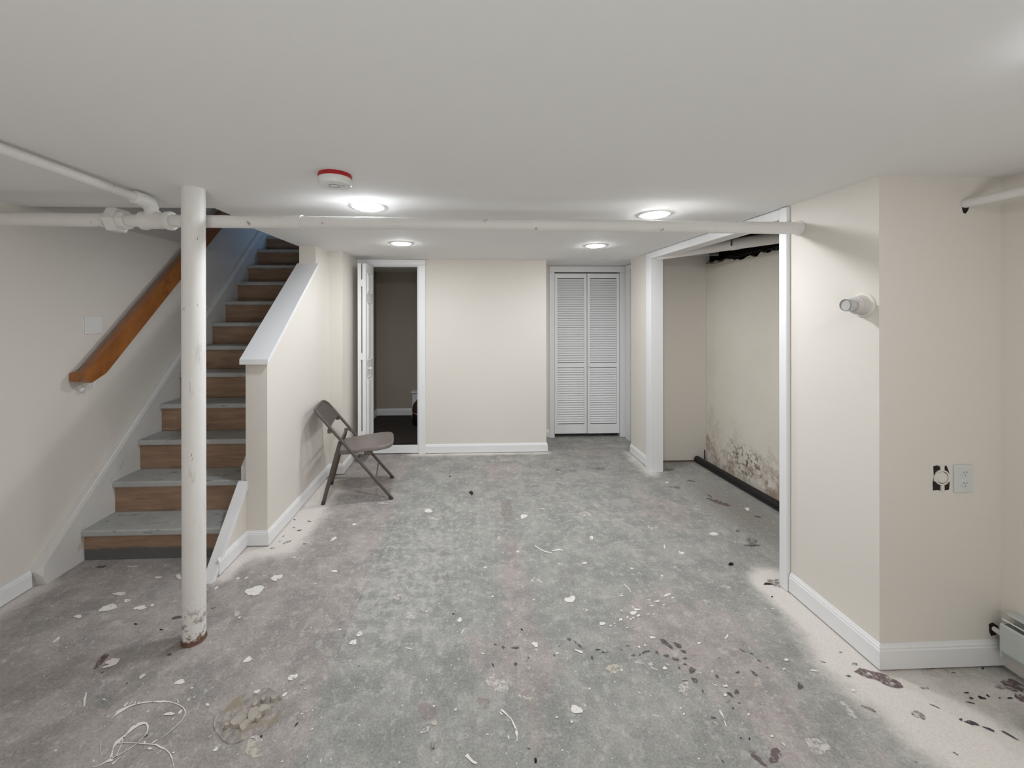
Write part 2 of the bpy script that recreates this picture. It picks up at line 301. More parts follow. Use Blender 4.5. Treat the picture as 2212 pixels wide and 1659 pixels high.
PAINT = [
('w',1,[(-1.151,2.26),(-1.146,2.238),(-1.148,2.219),(-1.15,2.198),(-1.17,2.191),(-1.188,2.197),(-1.205,2.195),(-1.217,2.208),(-1.237,2.22),(-1.239,2.243),(-1.215,2.251),(-1.206,2.264),(-1.19,2.271),(-1.171,2.271)]),
('w',1,[(-1.091,2.354),(-1.087,2.338),(-1.091,2.325),(-1.105,2.322),(-1.107,2.308),(-1.119,2.304),(-1.13,2.314),(-1.141,2.319),(-1.15,2.331),(-1.145,2.343),(-1.143,2.357),(-1.128,2.355),(-1.119,2.356),(-1.104,2.363)]),
('w',1,[(-0.907,2.736),(-0.901,2.733),(-0.903,2.723),(-0.909,2.712),(-0.915,2.702),(-0.923,2.696),(-0.934,2.688),(-0.936,2.699),(-0.93,2.712),(-0.933,2.717),(-0.932,2.728),(-0.925,2.741),(-0.915,2.75),(-0.91,2.743)]),
('w',0,[(-1.0865,2.533),(-1.0903,2.5243),(-1.0915,2.5178),(-1.0978,2.5151),(-1.1038,2.5163),(-1.1097,2.5204),(-1.1076,2.5283),(-1.1003,2.5301),(-1.0952,2.5328)]),
('w',0,[(-1.3308,2.3384),(-1.3307,2.3345),(-1.3302,2.3277),(-1.3395,2.3304),(-1.3456,2.332),(-1.3511,2.3362),(-1.3484,2.3413),(-1.3424,2.3452),(-1.3338,2.3435)]),
('w',0,[(-1.2861,2.3468),(-1.2817,2.3412),(-1.289,2.3374),(-1.2925,2.3326),(-1.2996,2.3324),(-1.3011,2.3389),(-1.3009,2.3441),(-1.2966,2.3475),(-1.2911,2.35)]),
('w',0,[(-1.4095,2.2726),(-1.4042,2.2638),(-1.4062,2.2562),(-1.4084,2.2506),(-1.4141,2.2453),(-1.42,2.2549),(-1.4227,2.2634),(-1.4213,2.2705),(-1.4163,2.2731)]),
('w',1,[(-0.783,2.378),(-0.784,2.371),(-0.793,2.367),(-0.803,2.371),(-0.815,2.375),(-0.821,2.384),(-0.811,2.389),(-0.8,2.388),(-0.788,2.387)]),
('p',1,[(-0.8584,2.2808),(-0.8649,2.2754),(-0.8679,2.2691),(-0.878,2.2721),(-0.8872,2.2778),(-0.8893,2.2858),(-0.886,2.2919),(-0.8764,2.2882),(-0.8674,2.2886)]),
('p',1,[(-1.167,2.065),(-1.162,2.055),(-1.165,2.048),(-1.171,2.045),(-1.179,2.044),(-1.189,2.051),(-1.198,2.057),(-1.201,2.066),(-1.204,2.073),(-1.21,2.084),(-1.204,2.088),(-1.195,2.087),(-1.185,2.08),(-1.178,2.071)]),
('w',0,[(-1.1553,2.0377),(-1.1523,2.0348),(-1.1554,2.0316),(-1.1606,2.0299),(-1.1649,2.0321),(-1.1677,2.0348),(-1.1661,2.0381),(-1.1627,2.0412),(-1.1565,2.0419)]),
('p',1,[(-0.718,2.029),(-0.711,2.025),(-0.718,2.023),(-0.725,2.023),(-0.732,2.021),(-0.74,2.023),(-0.747,2.026),(-0.747,2.031),(-0.743,2.033),(-0.743,2.036),(-0.738,2.039),(-0.73,2.04),(-0.722,2.036),(-0.718,2.033)]),
('w',1,[(-0.975,1.795),(-0.965,1.795),(-0.966,1.788),(-0.968,1.779),(-0.976,1.775),(-0.983,1.774),(-0.99,1.772),(-0.996,1.774),(-0.996,1.781),(-0.996,1.787),(-0.995,1.794),(-0.99,1.801),(-0.983,1.805),(-0.977,1.801)]),
('w',1,[(-0.727,1.704),(-0.726,1.697),(-0.727,1.69),(-0.733,1.685),(-0.739,1.681),(-0.746,1.68),(-0.752,1.683),(-0.762,1.683),(-0.764,1.69),(-0.763,1.697),(-0.757,1.702),(-0.749,1.703),(-0.743,1.704),(-0.734,1.708)]),
('w',1,[(-0.528,1.874),(-0.528,1.867),(-0.525,1.86),(-0.524,1.85),(-0.533,1.848),(-0.54,1.847),(-0.545,1.85),(-0.55,1.851),(-0.559,1.853),(-0.555,1.863),(-0.554,1.871),(-0.547,1.874),(-0.54,1.875),(-0.534,1.878)]),
('w',1,[(-0.515,1.912),(-0.51,1.908),(-0.51,1.902),(-0.516,1.899),(-0.52,1.894),(-0.528,1.893),(-0.534,1.896),(-0.538,1.901),(-0.536,1.907),(-0.533,1.911),(-0.535,1.919),(-0.528,1.924),(-0.52,1.923),(-0.514,1.919)]),
('w',0,[(-0.6184,1.9382),(-0.6199,1.9341),(-0.6249,1.9336),(-0.6298,1.9331),(-0.6356,1.9363),(-0.6363,1.9412),(-0.631,1.942),(-0.6283,1.9457),(-0.6233,1.9421)]),
('w',1,[(-0.253,1.812),(-0.257,1.811),(-0.264,1.812),(-0.273,1.814),(-0.279,1.816),(-0.286,1.818),(-0.295,1.821),(-0.291,1.821),(-0.292,1.823),(-0.29,1.824),(-0.28,1.821),(-0.272,1.82),(-0.268,1.817),(-0.265,1.816)]),
('w',1,[(-0.289,3.087),(-0.277,3.07),(-0.286,3.053),(-0.304,3.055),(-0.313,3.05),(-0.322,3.056),(-0.334,3.058),(-0.345,3.069),(-0.338,3.085),(-0.337,3.102),(-0.326,3.111),(-0.313,3.111),(-0.303,3.107),(-0.297,3.096)]),
('p',1,[(-0.22,2.96),(-0.217,2.95),(-0.23,2.945),(-0.243,2.938),(-0.263,2.937),(-0.275,2.948),(-0.281,2.956),(-0.286,2.963),(-0.291,2.972),(-0.291,2.987),(-0.267,2.987),(-0.249,2.98),(-0.232,2.978),(-0.227,2.968)]),
('p',1,[(-0.648,3.215),(-0.651,3.206),(-0.664,3.2),(-0.684,3.2),(-0.702,3.201),(-0.719,3.204),(-0.722,3.212),(-0.739,3.218),(-0.744,3.228),(-0.732,3.235),(-0.713,3.239),(-0.692,3.231),(-0.685,3.223),(-0.665,3.222)]),
('w',0,[(-0.8227,2.9045),(-0.8136,2.8946),(-0.8251,2.8892),(-0.8351,2.8876),(-0.8433,2.893),(-0.8484,2.9016),(-0.8465,2.9127),(-0.8353,2.917),(-0.8245,2.914)]),
('p',1,[(-0.359,2.149),(-0.361,2.14),(-0.369,2.14),(-0.372,2.133),(-0.379,2.125),(-0.388,2.131),(-0.398,2.138),(-0.394,2.15),(-0.392,2.158),(-0.393,2.168),(-0.387,2.173),(-0.377,2.175),(-0.368,2.169),(-0.363,2.158)]),
('p',1,[(-0.281,2.006),(-0.282,2.001),(-0.282,1.991),(-0.293,1.99),(-0.306,1.993),(-0.318,2.0),(-0.315,2.01),(-0.322,2.017),(-0.327,2.028),(-0.317,2.03),(-0.306,2.031),(-0.293,2.029),(-0.283,2.022),(-0.276,2.013)]),
('w',0,[(-0.2109,2.0445),(-0.2089,2.0406),(-0.213,2.0355),(-0.2174,2.0355),(-0.2223,2.0329),(-0.2232,2.0371),(-0.2229,2.0418),(-0.2184,2.0454),(-0.2146,2.045)]),
('w',0,[(-0.2831,2.4247),(-0.2814,2.4214),(-0.2864,2.4199),(-0.2919,2.4213),(-0.2957,2.4237),(-0.2937,2.4262),(-0.2935,2.4296),(-0.2875,2.4299),(-0.2827,2.4276)]),
('p',0,[(-0.835,1.6741),(-0.8311,1.6674),(-0.8374,1.6667),(-0.8435,1.6648),(-0.8508,1.6713),(-0.851,1.6772),(-0.8506,1.6819),(-0.8465,1.6863),(-0.8379,1.6808)]),
('p',1,[(-0.986,2.863),(-0.978,2.856),(-0.971,2.842),(-0.981,2.832),(-0.991,2.829),(-1.0,2.831),(-1.006,2.837),(-1.017,2.836),(-1.021,2.848),(-1.017,2.86),(-1.014,2.871),(-1.005,2.874),(-0.996,2.881),(-0.987,2.876)]),
('d',0,[(-1.2906,2.9874),(-1.2885,2.9811),(-1.2948,2.9807),(-1.3001,2.9818),(-1.3071,2.9848),(-1.3071,2.9905),(-1.3077,2.9963),(-1.3007,2.994),(-1.2954,2.9922)]),
('d',0,[(-1.1628,2.9534),(-1.1641,2.9498),(-1.1764,2.954),(-1.1865,2.9563),(-1.1974,2.9627),(-1.1953,2.9661),(-1.1891,2.9667),(-1.1787,2.9645),(-1.1651,2.9587)]),
('d',1,[(-1.188,2.841),(-1.183,2.838),(-1.193,2.833),(-1.206,2.829),(-1.216,2.832),(-1.214,2.837),(-1.21,2.842),(-1.199,2.847),(-1.185,2.847)]),
('d',0,[(-1.2459,2.8772),(-1.2498,2.875),(-1.2516,2.8723),(-1.2569,2.8741),(-1.2637,2.8757),(-1.2648,2.88),(-1.26,2.8813),(-1.256,2.8819),(-1.2493,2.8815)]),
('d',0,[(-1.0805,2.6733),(-1.0819,2.6685),(-1.0905,2.666),(-1.0974,2.6654),(-1.1042,2.666),(-1.1055,2.6695),(-1.1058,2.6747),(-1.0948,2.6738),(-1.0888,2.6744)]),
('d',0,[(-1.2709,2.6343),(-1.2714,2.6289),(-1.2804,2.625),(-1.2881,2.6251),(-1.2985,2.6232),(-1.2988,2.6281),(-1.2949,2.6328),(-1.2868,2.6358),(-1.2801,2.6348)]),
('m',1,[(-1.202,2.718),(-1.197,2.709),(-1.202,2.696),(-1.211,2.688),(-1.216,2.681),(-1.222,2.673),(-1.231,2.669),(-1.238,2.673),(-1.242,2.682),(-1.237,2.693),(-1.234,2.704),(-1.226,2.711),(-1.219,2.714),(-1.211,2.717)]),
('d',0,[(-1.2664,2.7031),(-1.2661,2.6996),(-1.2689,2.6974),(-1.2743,2.6988),(-1.2781,2.7019),(-1.2793,2.7051),(-1.2803,2.7095),(-1.2747,2.7099),(-1.271,2.7051)]),
('d',0,[(-1.2665,2.7713),(-1.2678,2.7674),(-1.2742,2.7657),(-1.2791,2.7626),(-1.2838,2.764),(-1.2876,2.7666),(-1.2826,2.7702),(-1.2772,2.7716),(-1.2713,2.7731)]),
('d',0,[(-1.3254,2.1117),(-1.3229,2.1072),(-1.3293,2.1027),(-1.3342,2.1003),(-1.339,2.1004),(-1.3425,2.1027),(-1.3436,2.1078),(-1.3359,2.1098),(-1.3314,2.1115)]),
('d',0,[(-0.6281,1.9843),(-0.6314,1.9821),(-0.6335,1.9799),(-0.6385,1.9793),(-0.6424,1.9797),(-0.6433,1.9814),(-0.6404,1.9834),(-0.6361,1.9847),(-0.6308,1.9857)]),
('k',0,[(-0.4755,1.7361),(-0.4755,1.734),(-0.477,1.7322),(-0.479,1.7298),(-0.4811,1.7308),(-0.482,1.7324),(-0.4815,1.7343),(-0.4799,1.7361),(-0.4775,1.7369)]),
('w',1,[(0.444,2.966),(0.436,2.955),(0.428,2.947),(0.419,2.945),(0.405,2.93),(0.392,2.936),(0.395,2.956),(0.393,2.968),(0.397,2.98),(0.406,2.989),(0.416,2.996),(0.427,2.994),(0.436,2.988),(0.451,2.983)]),
('p',1,[(-0.289,3.09),(-0.281,3.071),(-0.288,3.055),(-0.3,3.042),(-0.317,3.043),(-0.327,3.066),(-0.333,3.079),(-0.349,3.092),(-0.35,3.112),(-0.343,3.132),(-0.325,3.13),(-0.31,3.126),(-0.295,3.123),(-0.289,3.105)]),
('p',1,[(-0.201,2.959),(-0.215,2.947),(-0.227,2.938),(-0.243,2.934),(-0.259,2.939),(-0.273,2.944),(-0.288,2.951),(-0.299,2.963),(-0.307,2.98),(-0.281,2.984),(-0.262,2.98),(-0.249,2.98),(-0.233,2.98),(-0.209,2.974)]),
('w',0,[(0.3254,2.5292),(0.3291,2.5211),(0.3183,2.5196),(0.3094,2.5214),(0.3065,2.5272),(0.3094,2.532),(0.3112,2.5387),(0.3209,2.5396),(0.3261,2.5343)]),
('w',1,[(0.724,2.395),(0.723,2.389),(0.712,2.384),(0.701,2.387),(0.697,2.393),(0.698,2.399),(0.708,2.402),(0.719,2.407),(0.731,2.402)]),
('w',0,[(0.1108,2.3785),(0.1052,2.3752),(0.1018,2.3702),(0.097,2.3746),(0.09,2.3763),(0.0904,2.3824),(0.0968,2.3845),(0.1017,2.3844),(0.1082,2.384)]),
('p',1,[(0.23,2.689),(0.217,2.684),(0.216,2.677),(0.21,2.666),(0.198,2.669),(0.188,2.673),(0.182,2.682),(0.186,2.691),(0.181,2.701),(0.192,2.706),(0.202,2.706),(0.213,2.714),(0.224,2.709),(0.23,2.699)]),
('p',1,[(-0.354,2.153),(-0.363,2.146),(-0.372,2.144),(-0.377,2.14),(-0.386,2.138),(-0.398,2.139),(-0.407,2.146),(-0.407,2.155),(-0.408,2.163),(-0.403,2.17),(-0.39,2.167),(-0.382,2.167),(-0.372,2.167),(-0.363,2.161)]),
('p',1,[(-0.271,2.014),(-0.264,2.003),(-0.27,1.993),(-0.286,1.991),(-0.3,1.994),(-0.313,1.999),(-0.32,2.007),(-0.329,2.016),(-0.321,2.024),(-0.317,2.031),(-0.311,2.047),(-0.293,2.037),(-0.284,2.027),(-0.278,2.021)]),
('w',0,[(-0.0352,1.9797),(-0.0356,1.97),(-0.0408,1.9644),(-0.0476,1.9597),(-0.0541,1.9663),(-0.0581,1.9756),(-0.052,1.982),(-0.0483,1.9911),(-0.0391,1.9905)]),
('w',1,[(0.57,2.093),(0.562,2.085),(0.557,2.075),(0.546,2.073),(0.536,2.075),(0.524,2.076),(0.515,2.083),(0.513,2.095),(0.521,2.108),(0.537,2.109),(0.546,2.112),(0.561,2.123),(0.574,2.118),(0.577,2.105)]),
('p',1,[(0.421,2.248),(0.425,2.236),(0.408,2.231),(0.392,2.233),(0.381,2.234),(0.372,2.238),(0.358,2.242),(0.353,2.251),(0.363,2.259),(0.374,2.265),(0.386,2.269),(0.397,2.264),(0.411,2.264),(0.413,2.256)]),
('p',1,[(0.955,2.97),(0.93,2.955),(0.909,2.947),(0.889,2.95),(0.87,2.944),(0.848,2.946),(0.836,2.958),(0.846,2.974),(0.844,2.992),(0.866,3.001),(0.888,3.006),(0.908,3.003),(0.914,2.989),(0.938,2.986)]),
('w',0,[(0.841,2.1112),(0.8385,2.1065),(0.831,2.1062),(0.8252,2.1068),(0.8204,2.1096),(0.8206,2.1149),(0.8296,2.1157),(0.8351,2.1167),(0.8414,2.1156)]),
('w',0,[(0.9903,2.3328),(0.9905,2.3292),(0.9841,2.3282),(0.9792,2.3294),(0.9762,2.3318),(0.9793,2.3345),(0.9823,2.3371),(0.989,2.339),(0.9926,2.336)]),
('w',0,[(0.5595,2.3928),(0.5611,2.3877),(0.554,2.3874),(0.5501,2.3895),(0.5464,2.3915),(0.5471,2.3951),(0.5514,2.3975),(0.5563,2.3978),(0.5607,2.3963)]),
('w',0,[(0.1367,2.1348),(0.1351,2.1298),(0.1305,2.1264),(0.1266,2.1269),(0.1189,2.1237),(0.1205,2.1298),(0.1246,2.1336),(0.1284,2.137),(0.1334,2.1375)]),
('w',0,[(0.3535,2.101),(0.3531,2.098),(0.3498,2.096),(0.3465,2.0973),(0.344,2.0996),(0.3451,2.1029),(0.348,2.1049),(0.3516,2.1065),(0.3562,2.1054)]),
('p',0,[(0.6202,2.0163),(0.612,2.0111),(0.6048,2.0094),(0.596,2.0081),(0.5933,2.0142),(0.5927,2.0214),(0.6017,2.0257),(0.6097,2.0252),(0.6153,2.0221)]),
('w',0,[(0.8466,2.651),(0.8397,2.6423),(0.8307,2.6458),(0.8301,2.6622),(0.8312,2.6777),(0.8396,2.6832),(0.8482,2.6861),(0.8565,2.677),(0.8505,2.6606)]),
('w',0,[(0.2637,1.8991),(0.2595,1.8973),(0.2568,1.9017),(0.2531,1.9037),(0.2525,1.9092),(0.2564,1.9115),(0.26,1.911),(0.2641,1.9096),(0.264,1.9044)]),
('w',1,[(0.86,1.986),(0.853,1.982),(0.849,1.975),(0.841,1.974),(0.833,1.973),(0.827,1.976),(0.827,1.982),(0.821,1.988),(0.829,1.994),(0.837,1.996),(0.844,1.998),(0.851,1.999),(0.862,2.0),(0.867,1.994)]),
('w',0,[(0.871,1.9675),(0.8663,1.9637),(0.8605,1.9598),(0.853,1.96),(0.8518,1.9655),(0.856,1.9704),(0.8603,1.976),(0.8675,1.9757),(0.8728,1.9732)]),
('w',1,[(0.672,1.922),(0.668,1.915),(0.658,1.917),(0.649,1.918),(0.648,1.925),(0.65,1.931),(0.656,1.937),(0.665,1.932),(0.67,1.927)]),
('p',1,[(0.45,4.105),(0.425,4.099),(0.422,4.088),(0.397,4.078),(0.361,4.085),(0.339,4.093),(0.341,4.104),(0.33,4.11),(0.308,4.123),(0.33,4.132),(0.365,4.133),(0.397,4.131),(0.418,4.122),(0.444,4.116)]),
('p',0,[(0.0867,3.9384),(0.077,3.9282),(0.0664,3.9214),(0.0514,3.922),(0.043,3.9337),(0.039,3.9483),(0.0552,3.9524),(0.0669,3.9567),(0.0856,3.9551)]),
('w',0,[(-0.3988,3.8817),(-0.4015,3.8764),(-0.4042,3.8695),(-0.4102,3.8738),(-0.4164,3.878),(-0.4159,3.8862),(-0.4113,3.8894),(-0.4069,3.8935),(-0.3996,3.8908)]),
('p',1,[(0.307,4.105),(0.293,4.097),(0.276,4.096),(0.267,4.089),(0.248,4.081),(0.229,4.087),(0.223,4.099),(0.222,4.108),(0.232,4.116),(0.238,4.124),(0.253,4.129),(0.27,4.125),(0.293,4.126),(0.309,4.117)]),
('w',0,[(0.5994,3.0748),(0.5917,3.0727),(0.5847,3.0697),(0.575,3.0723),(0.5724,3.0748),(0.5656,3.078),(0.5744,3.0804),(0.5854,3.0792),(0.5931,3.0776)]),
('q',1,[(0.342,3.056),(0.327,2.983),(0.306,2.929),(0.282,2.888),(0.273,2.954),(0.259,2.969),(0.247,3.006),(0.255,3.075),(0.259,3.162),(0.286,3.205),(0.307,3.213),(0.332,3.242),(0.34,3.182),(0.345,3.126)]),
('k',1,[(0.0419,3.3723),(0.0385,3.3489),(0.0275,3.3221),(0.0153,3.3508),(0.0092,3.3649),(0.0017,3.3877),(0.0134,3.4031),(0.027,3.4121),(0.0355,3.3912)]),
('m',1,[(0.629,3.474),(0.614,3.469),(0.603,3.467),(0.594,3.464),(0.58,3.46),(0.568,3.465),(0.557,3.47),(0.562,3.477),(0.567,3.482),(0.573,3.487),(0.586,3.488),(0.598,3.486),(0.614,3.487),(0.622,3.481)]),
('k',0,[(-0.1648,3.7169),(-0.1683,3.7078),(-0.1732,3.7062),(-0.1797,3.6998),(-0.1829,3.7122),(-0.1831,3.723),(-0.1798,3.7311),(-0.1742,3.7303),(-0.1675,3.7291)]),
('k',0,[(-0.0735,2.017),(-0.0745,2.0145),(-0.0773,2.0125),(-0.0815,2.0131),(-0.0843,2.0158),(-0.0837,2.0189),(-0.0806,2.02),(-0.0774,2.0229),(-0.0732,2.0206)]),
('m',0,[(0.4818,1.8361),(0.4765,1.8335),(0.4714,1.8333),(0.4641,1.8343),(0.4651,1.8415),(0.4674,1.8479),(0.474,1.8485),(0.4791,1.8466),(0.4847,1.8426)]),
('m',1,[(1.06,3.808),(1.052,3.795),(1.038,3.785),(1.022,3.793),(1.011,3.79),(0.993,3.787),(0.983,3.797),(0.99,3.811),(0.993,3.824),(1.008,3.83),(1.022,3.836),(1.035,3.833),(1.04,3.823),(1.055,3.82)]),
('d',0,[(0.8937,3.8284),(0.8812,3.8227),(0.8715,3.8159),(0.8531,3.8147),(0.8529,3.8263),(0.8481,3.8358),(0.8645,3.8386),(0.8782,3.8438),(0.8922,3.8386)]),
('m',1,[(1.343,3.838),(1.331,3.828),(1.335,3.802),(1.294,3.801),(1.261,3.804),(1.248,3.82),(1.251,3.833),(1.227,3.843),(1.227,3.859),(1.261,3.865),(1.285,3.88),(1.316,3.873),(1.344,3.866),(1.362,3.854)]),
('m',1,[(0.853,3.485),(0.871,3.467),(0.856,3.471),(0.833,3.482),(0.813,3.495),(0.803,3.506),(0.791,3.516),(0.78,3.528),(0.795,3.524),(0.799,3.528),(0.819,3.521),(0.839,3.505),(0.855,3.493),(0.854,3.488)]),
('p',1,[(0.159,1.621),(0.163,1.603),(0.144,1.597),(0.125,1.591),(0.105,1.599),(0.103,1.617),(0.082,1.622),(0.068,1.638),(0.073,1.656),(0.094,1.665),(0.118,1.661),(0.134,1.65),(0.152,1.646),(0.16,1.634)]),
('y',1,[(0.246,1.56),(0.248,1.554),(0.242,1.552),(0.234,1.555),(0.226,1.558),(0.221,1.564),(0.218,1.57),(0.217,1.576),(0.228,1.573),(0.231,1.576),(0.238,1.577),(0.246,1.573),(0.255,1.567),(0.251,1.562)]),
('y',1,[(0.2718,1.6986),(0.2698,1.694),(0.2642,1.6901),(0.2569,1.6914),(0.2531,1.6963),(0.2542,1.7022),(0.2604,1.7049),(0.2669,1.7072),(0.2748,1.7052)]),
('w',1,[(0.32,1.81),(0.319,1.805),(0.314,1.8),(0.306,1.8),(0.301,1.809),(0.297,1.812),(0.293,1.818),(0.293,1.823),(0.297,1.828),(0.303,1.83),(0.31,1.827),(0.319,1.827),(0.321,1.82),(0.319,1.814)]),
('w',1,[(0.517,1.763),(0.515,1.76),(0.508,1.761),(0.501,1.763),(0.497,1.768),(0.492,1.771),(0.483,1.776),(0.483,1.781),(0.487,1.783),(0.496,1.779),(0.502,1.776),(0.508,1.775),(0.513,1.771),(0.516,1.767)]),
('y',1,[(-0.12,1.487),(-0.119,1.481),(-0.123,1.475),(-0.13,1.474),(-0.137,1.478),(-0.144,1.478),(-0.145,1.484),(-0.146,1.488),(-0.149,1.495),(-0.146,1.5),(-0.14,1.504),(-0.133,1.503),(-0.13,1.495),(-0.124,1.493)]),
('w',1,[(0.439,1.506),(0.439,1.5),(0.428,1.498),(0.417,1.497),(0.402,1.498),(0.396,1.506),(0.396,1.512),(0.396,1.517),(0.401,1.521),(0.403,1.53),(0.418,1.53),(0.429,1.521),(0.439,1.517),(0.442,1.511)]),
('w',0,[(-0.132,1.5471),(-0.1337,1.5446),(-0.1356,1.5419),(-0.1383,1.5446),(-0.1408,1.5461),(-0.1424,1.5495),(-0.1402,1.5523),(-0.1366,1.551),(-0.1344,1.5495)]),
('w',0,[(-0.0468,1.5297),(-0.048,1.527),(-0.051,1.5253),(-0.0556,1.5248),(-0.0567,1.5287),(-0.0566,1.5314),(-0.0552,1.5342),(-0.0514,1.5338),(-0.0467,1.5335)]),
('w',0,[(0.3388,1.4852),(0.3367,1.4828),(0.3341,1.4826),(0.3313,1.4819),(0.3299,1.4842),(0.3298,1.4873),(0.3329,1.4893),(0.3355,1.4884),(0.3384,1.4881)]),
('w',0,[(0.3928,1.4673),(0.3906,1.4649),(0.3872,1.462),(0.3826,1.4628),(0.3813,1.4661),(0.3837,1.4689),(0.3854,1.4722),(0.3896,1.4717),(0.3939,1.4709)]),
('w',0,[(0.497,1.5925),(0.4964,1.5899),(0.4932,1.5883),(0.49,1.5888),(0.4891,1.5914),(0.4905,1.5939),(0.4927,1.5956),(0.496,1.5971),(0.4987,1.5954)]),
('w',0,[(0.0739,1.4352),(0.0712,1.4334),(0.0679,1.4331),(0.065,1.4333),(0.0623,1.4346),(0.0626,1.4367),(0.0644,1.4387),(0.068,1.4374),(0.0712,1.4372)]),
('w',0,[(0.263,1.8996),(0.2609,1.8957),(0.2567,1.9005),(0.2534,1.9025),(0.2521,1.9065),(0.2536,1.9099),(0.2575,1.911),(0.2612,1.9073),(0.2631,1.9035)]),
('w',1,[(-0.0228,1.9165),(-0.0248,1.9097),(-0.0271,1.9034),(-0.032,1.8932),(-0.0359,1.8912),(-0.0389,1.8907),(-0.0343,1.9003),(-0.0312,1.907),(-0.0255,1.9171)]),
('p',1,[(-0.147,1.468),(-0.149,1.463),(-0.148,1.458),(-0.152,1.454),(-0.159,1.452),(-0.165,1.449),(-0.171,1.45),(-0.179,1.45),(-0.18,1.456),(-0.172,1.461),(-0.168,1.465),(-0.163,1.469),(-0.157,1.471),(-0.147,1.474)]),
('q',1,[(0.082,1.553),(0.082,1.545),(0.076,1.537),(0.066,1.527),(0.051,1.531),(0.047,1.544),(0.04,1.548),(0.037,1.555),(0.03,1.566),(0.037,1.578),(0.055,1.573),(0.066,1.572),(0.078,1.57),(0.083,1.562)]),
('q',1,[(-0.116,1.527),(-0.126,1.513),(-0.134,1.501),(-0.147,1.495),(-0.163,1.497),(-0.178,1.502),(-0.182,1.518),(-0.193,1.53),(-0.201,1.55),(-0.189,1.563),(-0.17,1.565),(-0.155,1.557),(-0.144,1.549),(-0.124,1.545)]),
('w',0,[(0.0711,1.7752),(0.069,1.7739),(0.0652,1.7727),(0.0589,1.7747),(0.0586,1.7774),(0.0576,1.7796),(0.0613,1.7801),(0.0664,1.7798),(0.0718,1.7775)]),
('w',0,[(0.4067,1.7656),(0.4034,1.7624),(0.3995,1.7604),(0.3954,1.7611),(0.3918,1.7638),(0.394,1.7681),(0.3976,1.771),(0.4016,1.7704),(0.4083,1.771)]),
('w',0,[(0.3319,1.3726),(0.3312,1.3708),(0.3286,1.3706),(0.3257,1.3699),(0.3249,1.3719),(0.3263,1.3735),(0.3274,1.3751),(0.3302,1.3761),(0.3322,1.3746)]),
('k',0,[(0.1092,1.7082),(0.1062,1.7123),(0.1039,1.7162),(0.1016,1.7222),(0.1016,1.7268),(0.104,1.7251),(0.1062,1.725),(0.1079,1.7182),(0.1102,1.7114)]),
('d',0,[(0.2139,1.7221),(0.2115,1.7149),(0.21,1.7098),(0.2058,1.708),(0.2006,1.7103),(0.1983,1.7174),(0.1993,1.724),(0.2039,1.7252),(0.2081,1.7254)]),
('d',1,[(0.231,1.801),(0.227,1.8),(0.229,1.797),(0.218,1.795),(0.206,1.798),(0.196,1.799),(0.189,1.801),(0.19,1.803),(0.192,1.804),(0.202,1.805),(0.207,1.807),(0.22,1.808),(0.231,1.805),(0.231,1.803)]),
('d',0,[(0.1658,1.8032),(0.1648,1.7994),(0.1583,1.8003),(0.1509,1.8037),(0.152,1.8084),(0.1529,1.8112),(0.1554,1.815),(0.1627,1.8113),(0.1667,1.8066)]),
('d',0,[(0.1305,1.8201),(0.1259,1.8205),(0.1223,1.8202),(0.1165,1.823),(0.1148,1.8264),(0.1167,1.8278),(0.1193,1.829),(0.1243,1.8262),(0.1309,1.8231)]),
('d',0,[(0.216,1.3791),(0.2118,1.3773),(0.2073,1.3792),(0.201,1.3791),(0.2,1.3833),(0.2039,1.3851),(0.2067,1.3873),(0.2113,1.3856),(0.216,1.383)]),
('k',0,[(0.2316,1.3424),(0.2304,1.339),(0.2277,1.3375),(0.2246,1.3372),(0.2256,1.3416),(0.2246,1.3445),(0.2264,1.3485),(0.2296,1.3481),(0.2306,1.345)]),
('v',1,[(0.526,1.785),(0.52,1.789),(0.517,1.787),(0.509,1.794),(0.501,1.806),(0.495,1.816),(0.497,1.819),(0.493,1.826),(0.493,1.832),(0.501,1.825),(0.51,1.817),(0.519,1.805),(0.521,1.797),(0.526,1.788)]),
('v',0,[(0.4814,1.8341),(0.4773,1.831),(0.4712,1.8308),(0.4683,1.8358),(0.4622,1.8406),(0.4659,1.8458),(0.4728,1.8452),(0.4779,1.8431),(0.4853,1.8394)]),
('d',0,[(0.5508,1.7255),(0.5475,1.7275),(0.5437,1.7307),(0.5441,1.7389),(0.5471,1.7443),(0.5505,1.743),(0.5553,1.7446),(0.5567,1.736),(0.553,1.7306)]),
('d',0,[(0.3841,1.7497),(0.3818,1.7499),(0.38,1.7529),(0.3794,1.7579),(0.3819,1.7606),(0.3842,1.761),(0.386,1.7589),(0.3888,1.7555),(0.3857,1.7522)]),
('d',0,[(0.4204,1.8019),(0.4191,1.8002),(0.4161,1.8001),(0.4121,1.799),(0.4115,1.8014),(0.4129,1.8029),(0.4143,1.8043),(0.4178,1.8056),(0.4199,1.8037)]),
('d',0,[(0.2716,1.7473),(0.2697,1.7446),(0.2664,1.7443),(0.2632,1.7439),(0.2625,1.7465),(0.2611,1.7494),(0.2642,1.7516),(0.2673,1.7503),(0.2696,1.7495)]),
('d',1,[(0.6009,1.7762),(0.6022,1.7738),(0.5941,1.7723),(0.588,1.7747),(0.581,1.7758),(0.5838,1.7778),(0.5875,1.7797),(0.5964,1.7801),(0.6028,1.7782)]),
('k',0,[(-0.12,1.3964),(-0.1209,1.3953),(-0.1245,1.3953),(-0.129,1.3947),(-0.1309,1.3962),(-0.1299,1.3972),(-0.1281,1.3981),(-0.1242,1.3988),(-0.1218,1.3974)]),
